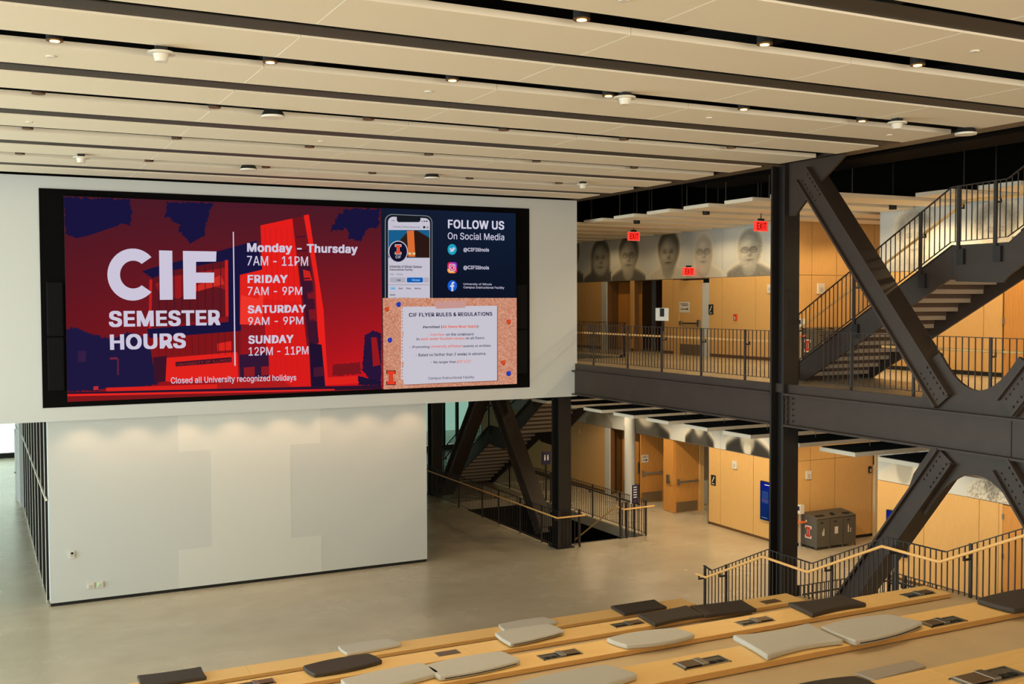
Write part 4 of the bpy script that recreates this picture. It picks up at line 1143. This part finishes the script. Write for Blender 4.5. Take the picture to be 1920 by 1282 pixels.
def cushion(k, tl, tr, br, bl, m, bulge, label, group, seam=False, lift=0.0, curl=0.0):
    zt = ROWS[k][1]; th = .062; zz = zt + th + lift
    C4 = [at(p[0], p[1], 'z', zz) for p in (tl, tr, br, bl)]
    c = sum(C4, Vector()) / 4
    n, w = 18, 8
    r_ = [[None] * (w + 1) for _ in range(n + 1)]
    for i in range(n + 1):
        for j in range(w + 1):
            s, t = i / n, j / w
            p = (C4[0] * (1 - s) + C4[1] * s) * (1 - t) + (C4[3] * (1 - s) + C4[2] * s) * t
            ax = (C4[0] - C4[3]).normalized()
            p = p + ax * (bulge * (1 - (2 * s - 1) ** 2) * (1 - 2 * t))
            ex = (C4[1] - C4[0]).normalized()
            p = p + ex * ((.02 if bulge > 0 else -.012) * (1 - (2 * t - 1) ** 2) * (2 * s - 1))
            r_[i][j] = p
    V = []; F = []
    for lay in (0, 1):
        for i in range(n + 1):
            for j in range(w + 1):
                p = r_[i][j].copy(); e = abs(2 * i / n - 1) ** 2 * curl
                p.z = zt + .004 + lift + e + (th if lay else 0); V.append(tuple(p))
    K = (n + 1) * (w + 1)
    ix = lambda l, i, j: l * K + i * (w + 1) + j
    for i in range(n):
        for j in range(w):
            F.append((ix(1, i, j), ix(1, i, j + 1), ix(1, i + 1, j + 1), ix(1, i + 1, j)))
            F.append((ix(0, i, j), ix(0, i + 1, j), ix(0, i + 1, j + 1), ix(0, i, j + 1)))
    for i in range(n):
        F.append((ix(0, i, 0), ix(1, i, 0), ix(1, i + 1, 0), ix(0, i + 1, 0))); F.append((ix(0, i, w), ix(0, i + 1, w), ix(1, i + 1, w), ix(1, i, w)))
    for j in range(w):
        F.append((ix(0, 0, j), ix(0, 0, j + 1), ix(1, 0, j + 1), ix(1, 0, j))); F.append((ix(0, n, j), ix(1, n, j), ix(1, n, j + 1), ix(0, n, j + 1)))
    mb = MB(); mb.v = V; mb.f = F; mb.c = [None] * len(F)
    root = empty('bench_cushion', (c.x, c.y, zt), label, 'cushion', group)
    o = mb.build('pad', m, root, 0, True)
    bm = bmesh.new(); bm.from_mesh(o.data); bmesh.ops.recalc_face_normals(bm, faces=bm.faces); bm.to_mesh(o.data); bm.free()
    b = o.modifiers.new('bevel', 'BEVEL'); b.width = .02; b.segments = 3; b.limit_method = 'ANGLE'; b.angle_limit = math.radians(50)
    o.modifiers.new('wn', 'WEIGHTED_NORMAL')
    if seam:
        sb = MB(); pts = [r_[i][w] for i in range(1, n)]
        d = (C4[3] - C4[0]).normalized()
        for a, b2 in zip(pts[:-1], pts[1:]):
            A = Vector((a.x, a.y, zt + .030 + lift)) + d * .003; Bp = Vector((b2.x, b2.y, zt + .030 + lift)) + d * .003
            sb.bar(A, Bp, .006, .009)
        sb.build('zip_seam', mat('zip_black', (30, 26, 30), .6), root)
GG, GD = 'light grey bench cushions', 'charcoal bench cushions'
cushion(1, (256.3, 1265.7), (377.3, 1248.9), (388, 1268), (263, 1289), DARKC, -.03, 'black cushion at the left end of the lowest bench', GD)
cushion(1, (633.5, 1210.6), (727, 1197), (753.3, 1206), (650, 1223.7), GREYC, .03, 'small grey cushion lying behind the charcoal one on the lowest bench', GG)
cushion(2, (567.8, 1247.7), (691, 1224.4), (717, 1237), (590, 1263), DARKC, .06, 'charcoal cushion with bulging sides on the second bench, left of middle', GD)
cushion(3, (638.3, 1272.9), (789.3, 1241.7), (825, 1259.7), (668, 1297), GREYC, .03, 'long grey cushion cut by the bottom edge, leftmost on the third bench', GG)
cushion(3, (797.7, 1246), (940.2, 1220), (976, 1237), (825, 1268), GREYC, .05, 'grey cushion with a black zip, second from left on the third bench', GG, True)
cushion(1, (934.7, 1169.8), (1020, 1156), (1046, 1165.5), (945, 1180), GREYC, .05, 'grey cushion mostly hidden behind another, middle of the lowest bench', GG)
cushion(2, (927.5, 1186), (1028, 1168.6), (1058.8, 1181.8), (957, 1206), GREYC, .03, 'grey cushion with a black zip in the middle of the second bench', GG, True, .02)
cushion(1, (1144.7, 1135.6), (1226.9, 1123), (1250.8, 1136.8), (1170, 1150), DARKC, 0, 'charcoal cushion at the right end of the lowest bench', GD)
cushion(2, (1195.2, 1150), (1286.8, 1133.9), (1321.5, 1151.9), (1228, 1170), DARKC, -.05, 'waisted charcoal cushion on the second bench, left of its neighbour', GD)
cushion(2, (1292.8, 1135.6), (1391, 1123.6), (1419.7, 1141), (1321.5, 1153), DARKC, -.01, 'straight charcoal cushion beside the closed cover on the second bench', GD)
cushion(3, (1137, 1196), (1265.2, 1176.5), (1303.5, 1188.5), (1175.4, 1209), GREYC, .08, 'wrinkled barrel shaped grey cushion in the middle of the third bench', GG)
cushion(3, (1476.8, 1129), (1577.4, 1113.5), (1625.3, 1130.3), (1523.5, 1151), DARKC, -.06, 'waisted charcoal cushion in front of the column on the third bench', GD)
cushion(4, (1373, 1190), (1515, 1167), (1582, 1198.6), (1439, 1229), GREYC, -.07, 'waisted light grey cushion on the fourth bench, left one of the touching pair', GG)
cushion(4, (1537.9, 1174), (1664, 1151), (1730.7, 1166), (1603.7, 1201), GREYC, .06, 'light grey cushion with a black zip, right one of the touching pair', GG, True)
cushion(4, (957, 1283), (1133, 1245), (1196, 1263), (1010, 1307), GREYC, .05, 'large grey cushion cut by the bottom edge, on the fourth bench', GG)
cushion(5, (1432, 1300), (1601, 1266), (1660, 1290), (1490, 1330), DARKC, .05, 'charcoal cushion at the bottom edge on the highest bench', GD)
cushion(4, (1830.9, 1122), (1975, 1096), (2050, 1112), (1902, 1142), DARKC, .06, 'black cushion at the right edge on the fourth bench', GD)
mt = [at(x, y_, 'z', ROWS[4][1] - PT) for x, y_ in ((1604, 1264), (1711, 1240), (1736, 1252), (1640, 1278))]
o = MB().prism([Vector(p) for p in mt][::-1], (0, 0, .02)).build('floor_hatch', mat('grey_hatch', (176, 164, 150), .6)); tag(o, 'flat grey panel on the tier floor behind the highest bench', 'panel')

# ================================================================== CEILING FITTINGS
LAMP = mat('lamp_glow', (255, 205, 120), .5, emit=7)
LAMPD = mat('lamp_trim', (120, 84, 48), .4, metal=.5)
def downlight(x, y, lit, label):
    r = empty('ceiling_downlight', (x, y, 9.81), label, 'lamp', 'downlights in the ceiling gaps')
    MB().tube((x, y, 9.81), (x, y, 10.2), .085, n=16).build('housing', BLACK, r)
    MB().tube((x, y, 9.80), (x, y, 9.812), .087, n=16).build('trim_ring', LAMPD, r)
    if lit: MB().tube((x, y, 9.795), (x, y, 9.802), .05, n=14).build('lens', LAMP, r)
rowsA = [(9.22, 'nearest'), (12.42, 'second'), (15.62, 'third'), (18.82, 'fourth'), (22.02, 'fifth')]
for (y, nm) in rowsA:
    xs = [.82 + 2.305 * i for i in range(-1, 7)]
    if y < 10: xs = [x for x in xs if x > 4]
    if y > 12: xs = [x for x in xs if x < 14.4]
    for i, x in enumerate(xs):
        if x < -.1: continue
        lit = y < 13
        downlight(x, y, lit, '%s downlight from the left in the %s visible ceiling gap' % (['first', 'second', 'third', 'fourth', 'fifth', 'sixth', 'seventh'][i if y < 10 else i - 1], nm))
        if y < 16:
            spot('hall_downlight', (x, y, 9.78), 95, (1, .76, .47), 100, .7)
def detector(px, py, label):
    p = at(px, py, 'z', 9.72)
    r = empty('smoke_detector', (p.x, p.y, 9.66), label, 'detector', 'white smoke detectors hanging in the gaps')
    MB().tube((p.x, p.y, 9.72), (p.x, p.y, 9.745), .15, .14, 20).build('base', WHITEP, r)
    MB().tube((p.x, p.y, 9.64), (p.x, p.y, 9.72), .065, .085, 16).build('sensor_head', WHITEP, r)
    MB().box(p.x - .06, p.x + .06, p.y - .06, p.y + .06, 9.745, 10.1).build('mount_box', BLACK, r)
for px, py, l in ((302, 102, 'white smoke detector above the left part of the video wall, nearest row'), (1172, 185, 'white smoke detector in the middle of the ceiling'), (1682, 232, 'white smoke detector near the right end of a ceiling gap'), (152, 297, 'small far smoke detector above the left end of the video wall'), (1093, 347, 'small far smoke detector near the corner of the screen wall')):
    detector(px, py, l)
def dome(px, py, label):
    p = at(px, py, 'z', 9.74)
    r = empty('pendant_speaker', (p.x, p.y, 9.7), label, 'speaker', 'pendant speakers in the ceiling gaps')
    MB().tube((p.x, p.y, 9.70), (p.x, p.y, 9.73), .165, .17, 22).build('grille', WHITEP, r)
    MB().tube((p.x, p.y, 9.73), (p.x, p.y, 9.86), .17, .10, 22).build('body', BLACK, r)
    MB().tube((p.x, p.y, 9.86), (p.x, p.y, 10.2), .10, n=14).build('neck', BLACK, r)
for px, py, l in ((512, 216, 'black and white pendant speaker above the big white letters'), (466, 316, 'far left pendant speaker just above the video wall'), (810, 332, 'far right pendant speaker just above the video wall'), (1811, 248, 'pendant speaker beyond the ceiling edge at the right')):
    dome(px, py, l)
for px, py, l in ((95, 106, 'sprinkler cap on a panel at the upper left'), (803, 172, 'sprinkler cap on a panel above the phone picture'), (1828, 96, 'sprinkler cap on a panel at the upper right'), (55, 229, 'small sprinkler cap at the left edge'), (602, 265, 'small sprinkler cap above the tower picture'), (1330, 221, 'sprinkler cap on a panel right of the middle'), (1170, 1, 'sprinkler cap at the top edge'), (1668, 253, 'sprinkler cap near the right end of a panel')):
    p = at(px, py, 'z', 9.795)
    o = MB().tube((p.x, p.y, 9.785), (p.x, p.y, 9.8), .05, n=14).build('sprinkler_cap', WHITEP); tag(o, l, 'sprinkler', 'sprinkler caps in the ceiling panels')
# corridor lamps
def ring_light(x, y, z, label, grp):
    r = empty('corridor_downlight', (x, y, z), label, 'lamp', grp)
    MB().tube((x, y, z), (x, y, z + .25), .09, n=14).build('housing', BLACK, r); MB().tube((x, y, z + .25), (x, y, 11.0), .015, n=8).build('stem', BLACK, r)
for i, (px, py) in enumerate(((1194, 418), (1324, 401), (1674, 391))):
    p = at(px, py, 'z', 9.22); ring_light(p.x, p.y, 9.2, ['dark upper corridor downlight above the left exit sign', 'dark upper corridor downlight near the middle portraits', 'dark upper corridor downlight right of the diagonal brace'][i], 'upper corridor downlights')

# ================================================================== SIGNS AND SMALL THINGS
RED = mat('exit_glow', (255, 40, 34), .5, emit=1.1); REDT = mat('exit_letters', (120, 14, 14), .6, emit=.25)
def exit_sign(px, py, x, label, mount):
    p = at(px, py, 'x', x); w, h = .42, .27
    r = empty('exit_sign', (p.x, p.y, p.z - h / 2), label, 'sign', 'red lit exit signs')
    MB().box(p.x - w / 2, p.x + w / 2, p.y, p.y + .05, p.z - h / 2, p.z + h / 2).build('housing', WHITEP, r)
    MB().box(p.x - w / 2 + .01, p.x + w / 2 - .01, p.y - .004, p.y, p.z - h / 2 + .01, p.z + h / 2 - .01).build('face', RED, r)
    MB().box(p.x - w / 2 - .004, p.x - w / 2, p.y, p.y + .05, p.z - h / 2 + .01, p.z + h / 2 - .01).build('side_glow', RED, r)
    yy = p.y - .007
    lettering('lettering', [('EXIT', .02, (p.x - .15, yy, p.z + .085), (p.x + .15, yy, p.z + .085), (p.x - .15, yy, p.z - .085))], REDT, r)
    MB().box(p.x - .09, p.x + .09, p.y, p.y + .05, p.z + h / 2, p.z + h / 2 + .06).build('canopy', BLACK, r)
    if mount: MB().tube((p.x, p.y + .025, p.z + h / 2 + .06), (p.x, p.y + .025, 11.0), .012, n=8).build('stem', BLACK, r)
exit_sign(1189, 443, 18, 'red exit sign hanging left above the upper corridor', 9.27)
exit_sign(1428, 424, 18, 'red exit sign hanging beside the tall column', 9.27)
exit_sign(1292, 509, 20.41, 'red exit sign mounted low between the portraits', None)

def plate(name, label, cat, ax, v, px0, py0, px1, py1, m, th=.02, parent=None):
    """flat plate on the plane ax = v, facing the camera side"""
    p, q = at(px0, py0, ax, v), at(px1, py1, ax, v)
    if ax == 'x': mb = MB().box(v - th, v, min(p.y, q.y), max(p.y, q.y), min(p.z, q.z), max(p.z, q.z))
    else: mb = MB().box(min(p.x, q.x), max(p.x, q.x), v - th, v, min(p.z, q.z), max(p.z, q.z))
    o = mb.build(name, m, parent)
    if not parent: tag(o, label, cat)
    return o
def txt_x(parent, x, yc, zc, w, h, txt, m, bold=.02, name='lettering'):
    """lettering on a wall that faces -x; text runs towards -y"""
    return lettering(name, [(txt, bold, (x, yc + w / 2, zc + h / 2), (x, yc - w / 2, zc + h / 2), (x, yc + w / 2, zc - h / 2))], m, parent)
BLK = mat('ink_black', (24, 22, 22), .7); INKW = mat('ink_white', (228, 226, 220), .7)
def arrow_x(parent, x, yc, zc, w):
    MB().box(x - .001, x, yc - w / 2, yc + w / 2, zc - .012, zc + .012).poly([(x - .001, yc - w / 2 - .05, zc), (x - .001, yc - w / 2 + .05, zc + .045), (x - .001, yc - w / 2 + .05, zc - .045)]).build('arrow', BLK, parent)
# paper arrow notices
r = empty('paper_notice', (20.62, 28.35, 6.75), 'white paper arrow notice on the pale upper door', 'notice')
MB().box(20.625, 20.635, 28.2, 28.75, 6.68, 7.02).build('sheet', PAPER, r); MB().box(20.623, 20.624, 28.27, 28.69, 6.95, 6.97).box(20.623, 20.624, 28.27, 28.6, 6.90, 6.92).build('print_lines', BLK, r); arrow_x(r, 20.624, 28.48, 6.79, .38)
r = empty('paper_notice', (20.9, 31.08, 1.5), 'white paper arrow notice on the lower door behind the white column', 'notice')
MB().box(20.72, 21.0, 31.085, 31.095, 1.42, 1.68).build('sheet', PAPER, r)
MB().box(20.76, 20.93, 31.08, 31.085, 1.49, 1.51).poly([(20.97, 31.08, 1.5), (20.9, 31.08, 1.545), (20.9, 31.08, 1.455)]).build('arrow', BLK, r)
MB().box(20.76, 20.96, 31.083, 31.085, 1.62, 1.635).box(20.76, 20.92, 31.083, 31.085, 1.58, 1.595).build('print_lines', BLK, r)
# small black room signs
def room_sign(px, py, label):
    p = at(px, py, 'x', XW)
    r = empty('room_sign', (XW, p.y, p.z - .13), label, 'sign', 'small black room signs')
    MB().box(XW - .02, XW, p.y - .11, p.y + .11, p.z - .16, p.z + .16).build('board', BLACK, r)
    MB().bar((XW - .022, p.y + .05, p.z - .06), (XW - .022, p.y - .05, p.z + .11), .004, .03, (0, 1, 0)).build('pictogram', INKW, r)
    MB().box(XW - .022, XW - .02, p.y - .06, p.y + .06, p.z - .12, p.z - .1).build('caption', INKW, r)
room_sign(1333.5, 580, 'small black room sign beside the upper doors')
room_sign(1338, 900, 'small black room sign beside the lower doors')
# white wall boxes
def wallbox(name, label, px, py, x=XW, w=.2, h=.24, m=WHITEP, ax='x', yv=23.47):
    if ax == 'x':
        p = at(px, py, 'x', x); r = empty(name, (x, p.y, p.z - h / 2), label, 'wall device')
        MB().box(x - .05, x, p.y - w / 2, p.y + w / 2, p.z - h / 2, p.z + h / 2).build('case', m, r, .006)
        MB().box(x - .054, x - .05, p.y - w / 4, p.y + w / 4, p.z - h / 3, p.z + h / 8).build('faceplate', GREYC, r)
    else:
        p = at(px, py, 'y', yv); r = empty(name, (p.x, yv, p.z - h / 2), label, 'wall device')
        MB().box(p.x - w / 2, p.x + w / 2, yv - .05, yv, p.z - h / 2, p.z + h / 2).build('case', m, r, .006)
        MB().box(p.x - w / 4, p.x + w / 4, yv - .054, yv - .05, p.z - h / 3, p.z + h / 8).build('faceplate', GREYC, r)
    return r
wallbox('alarm_strobe', 'white alarm strobe on the lower maple wall left of the column', 1379, 871)
wallbox('alarm_strobe', 'white alarm strobe on the upper maple wall beside the column', 1445, 541)
wallbox('alarm_strobe', 'white alarm strobe above the bins on the lower alcove wall', 1515, 890, ax='y')
wallbox('alarm_strobe', 'white alarm strobe on the upper alcove wall', 1538, 541, ax='y', w=.26, h=.3)
wallbox('fire_call_point', 'small red fire call point on the upper maple wall', 1380, 595, w=.13, h=.2, m=REDP)
wallbox('door_reader', 'pale wall device on the far lower maple wall', 1087, 808, w=.1, h=.18, m=WOOD)
wallbox('door_closer_box', 'black box at the head of the alcove door', 1639, 862, ax='y', w=.1, h=.28, m=BLACK, yv=23.46)
wallbox('card_reader', 'black card reader left of the alcove door', 1630, 880, ax='y', w=.1, h=.2, m=BLACK)
wallbox('card_reader', 'black card reader between the lower doors', 1248, 858, x=22.6, w=.15, h=.3, m=BLACK)
# thermostat and outlets on the white wall
r = wallbox('thermostat', 'small thermostat low on the white wall', 134.5, 1039, ax='y', yv=YW, w=.12, h=.17)
MB().box(1.9, 1.955, YW - .056, YW - .054, 1.19, 1.24).build('display', BLACK, r)
r = wallbox('wall_outlet', 'white wall outlet, left of two near the floor', 170, 1097, ax='y', yv=YW, w=.15, h=.13)
r = wallbox('wall_outlet', 'white wall outlet with a green light, right of two', 187, 1095, ax='y', yv=YW, w=.15, h=.13)
MB().box(2.49, 2.51, YW - .06, YW - .054, .40, .44).build('indicator', mat('green_led', (70, 230, 110), .5, emit=1), r)
# green leaning sign on the upper guard
r = empty('post_sign', (15.0, 21.6, 6.55), 'white sign clamped to a post of the upper guard railing', 'sign')
MB().box(14.98, 15.0, 21.34, 21.87, 6.56, 6.87).build('board', WHITEP, r); MB().box(14.975, 14.98, 21.5, 21.68, 6.66, 6.86).build('black_block', BLACK, r)
MB().box(15.0, 15.04, 21.58, 21.64, 6.3, 6.8).build('clamp', BLACK, r)
# pole signs round the lower opening
p = at(1184, 1000, 'z', 0)
r = empty('pole_sign', (17.5, 26.8, 0), 'blue directional pole sign with white lines near the corridor doors', 'sign')
MB().box(17.38, 17.62, 26.6, 26.64, 1.02, 1.57).build('board', NAVY, r)
MB().box(17.35, 17.38, 26.6, 26.64, 1.02, 1.57).build('white_edge', INKW, r)
pl2 = MB()
for q_ in range(5): pl2.box(17.44, 17.56, 26.597, 26.6, 1.49 - .075 * q_, 1.52 - .075 * q_)
pl2.build('print_lines', INKW, r)
MB().prism([(x_, 26.598, z_) for x_, z_ in ((17.47, 1.07), (17.53, 1.07), (17.5, 1.13))], (0, .002, 0)).build('emblem', REDP, r)
MB().tube((17.5, 26.64, 0), (17.5, 26.64, 1.3), .025, n=10).build('pole', BLACK, r)
r = empty('pole_sign', (17.9, 33.03, 0), 'dark restroom pole sign beyond the far column', 'sign')
MB().box(17.78, 18.12, 32.95, 32.99, 1.3, 1.75).build('board', NAVY, r)
for dx in (-.06, .06):
    MB().tube((17.95 + dx, 32.945, 1.62), (17.95 + dx, 32.95, 1.62), .025, n=10).box(17.95 + dx - .025, 17.95 + dx + .025, 32.945, 32.95, 1.45, 1.59).build('pictogram', INKW, r)
MB().tube((17.95, 33.0, 0), (17.95, 33.0, 1.4), .03, n=10).build('pole', BLACK, r)

# digital notice displays
def notice(yc, z0, z1, w, label, light_top=False):
    r = empty('notice_display', (XW, yc, z0), label, 'screen', 'tall blue notice displays')
    B('bezel', XW - .06, XW - .002, yc - w / 2, yc + w / 2, z0, z1, BLACK, r)
    mb = MB(); x = XW - .064
    y0, y1 = yc - w / 2 + .02, yc + w / 2 - .02; H = z1 - z0
    def q(u0, u1, v0, v1, c, dx=0):
        a, b = y1 - (y1 - y0) * u0, y1 - (y1 - y0) * u1
        mb.poly([(x - dx, a, z0 + H * v0), (x - dx, b, z0 + H * v0), (x - dx, b, z0 + H * v1), (x - dx, a, z0 + H * v1)], c)
    q(0, 1, .015, .985, [(24, 60, 120), (20, 40, 110), (30, 60, 170), (24, 44, 160)])
    q(.1, .98, .84, .97, (24, 44, 190), .001)
    if light_top: q(.05, .95, .55, .83, (150, 190, 215), .001); q(.3, .8, .62, .74, (70, 40, 80), .002)
    for k in range(9): q(.1, .55, .45 + .035 * k - (.3 if light_top else 0), .465 + .035 * k - (.3 if light_top else 0), (90, 130, 190), .0025)
    for k in range(9): q(.65, .9, .45 + .035 * k - (.3 if light_top else 0), .465 + .035 * k - (.3 if light_top else 0), (110, 140, 200), .0025)
    q(.06, .94, .505, .515, (200, 60, 80), .003) if not light_top else None
    q(.1, .5, .06, .075, (150, 190, 220), .003)
    mb.build('screen_image', vc_mat('notice_screen', .45), r)
    MB().box(x - .004, x - .003, yc - w * .2, yc + w * .2, z0 + H * .91, z0 + H * .93).build('print_lines', INKW, r)
    return r
notice(24.28, .62, 1.76, .66, 'blue notice display partly hidden by the tall column')
notice(19.42, .64, 1.74, .66, 'blue notice display behind the lower diagonal brace', True)

# recycling bins
def bins(x0, y0, z0, label):
    r = empty('recycling_station', (x0 + .74, y0 + .3, z0), label, 'bin')
    L3, D, Hh = 1.48, .62, .89
    MB().box(x0, x0 + L3, y0, y0 + D, z0 + .07, z0 + Hh).build('cabinet', BINS, r, .008)
    for i in range(3):
        xa = x0 + i * L3 / 3
        dp = ub('door_panel', xa + .012, xa + L3 / 3 - .012, y0 - .015, y0, z0 + .09, z0 + Hh - .03, BINS, r)
        pl_ = ub('pull', xa + .13, xa + .24, y0 - .022, y0 - .015, z0 + .76, z0 + .785, BLACK, r); under(pl_, dp)
    MB().prism([(x0 - .01, y0 - .02, z0 + Hh), (x0 - .01, y0 + D, z0 + Hh), (x0 - .01, y0 + D, z0 + Hh + .09), (x0 - .01, y0 + .25, z0 + Hh + .06)], (L3 + .02, 0, 0)).build('lid', BINS, r)
    for i in range(4):
        xa = x0 + i * L3 / 3
        for yy in (y0, y0 + D - .05): ub('foot', max(x0, xa - .025), min(x0 + L3, xa + .025), yy, yy + .05, z0, z0 + .075, BINS, r)
    def slot(mb_): mb_.build('opening', BLACK, r)
    zz = z0 + Hh
    for cx, hw in ((x0 + .25, .16), (x0 + 1.24, .12)):
        MB().prism([(cx - hw, y0 + .10, zz + .037), (cx + hw, y0 + .10, zz + .037), (cx + hw, y0 + .2, zz + .058), (cx - hw, y0 + .2, zz + .058)], (0, 0, .004)).build('opening', BLACK, r)
    MB().tube((x0 + .74, y0 + .17, zz + .05), (x0 + .74, y0 + .165, zz + .06), .075, n=16).build('opening', BLACK, r)
    # block letter on the side (outline and fill)
    def ig(xo, w, h, m, nm):
        cy, cz = y0 + .33, z0 + .47; w2, st, sv = w / 2, w * .2, h * .24
        pts = [(cy + w2, cz + h / 2), (cy - w2, cz + h / 2), (cy - w2, cz + h / 2 - sv), (cy - st, cz + h / 2 - sv), (cy - st, cz - h / 2 + sv), (cy - w2, cz - h / 2 + sv), (cy - w2, cz - h / 2), (cy + w2, cz - h / 2), (cy + w2, cz - h / 2 + sv), (cy + st, cz - h / 2 + sv), (cy + st, cz + h / 2 - sv), (cy + w2, cz + h / 2 - sv)]
        MB().prism([(xo, a, b) for a, b in pts], (-.002, 0, 0)).build(nm, m, r)
    ig(x0 - .001, .26, .36, INKW, 'emblem_outline'); ig(x0 - .004, .19, .29, REDP, 'emblem')
    MB().tube((x0, y0 + .42, z0 + .76), (x0 - .004, y0 + .42, z0 + .76), .035, n=12).build('side_badge', INKW, r)
    # icons on the three doors
    yy = y0 - .018
    ic = MB().box(x0 + .24, x0 + .275, yy - .001, yy, z0 + .4, z0 + .6).box(x0 + .2, x0 + .23, yy - .001, yy, z0 + .4, z0 + .52)
    ic.build('landfill_icon', INKW, r)
    MB().box(x0 + .66, x0 + .79, yy - .001, yy, z0 + .42, z0 + .62).build('paper_icon', INKW, r)
    MB().box(x0 + 1.16, x0 + 1.2, yy - .001, yy, z0 + .42, z0 + .6).box(x0 + 1.17, x0 + 1.19, yy - .001, yy, z0 + .6, z0 + .65).box(x0 + 1.24, x0 + 1.28, yy - .001, yy, z0 + .42, z0 + .47).box(x0 + 1.25, x0 + 1.29, yy - .001, yy, z0 + .49, z0 + .53).build('bottle_icon', INKW, r)
bins(21.08, 22.8, 0, 'grey three part recycling station with red block letter, lower alcove')
bins(21.0, 22.8, Z2, 'grey recycling station behind the upper stair railing')
for z0, zn in ((0, 'lower'), (Z2, 'upper')):
    r = empty('sanitizer_dispenser', (20.92, 23.3, z0), 'white sanitizer dispenser on a stand beside the %s recycling station' % zn, 'dispenser')
    MB().box(20.84, 21.0, 23.2, 23.36, z0 + .98, z0 + 1.24).build('case', WHITEP, r, .01); MB().box(20.835, 20.84, 23.23, 23.33, z0 + 1.08, z0 + 1.2).build('window', NAVY, r)
    MB().box(20.80, 21.06, 23.15, 23.4, z0 + .73, z0 + .76).build('drip_tray', ORANGE, r); MB().box(20.9, 20.94, 23.28, 23.32, z0, z0 + .98).build('stand', GREYC, r); MB().box(20.78, 21.04, 23.18, 23.42, z0, z0 + .02).build('foot', GREYC, r)
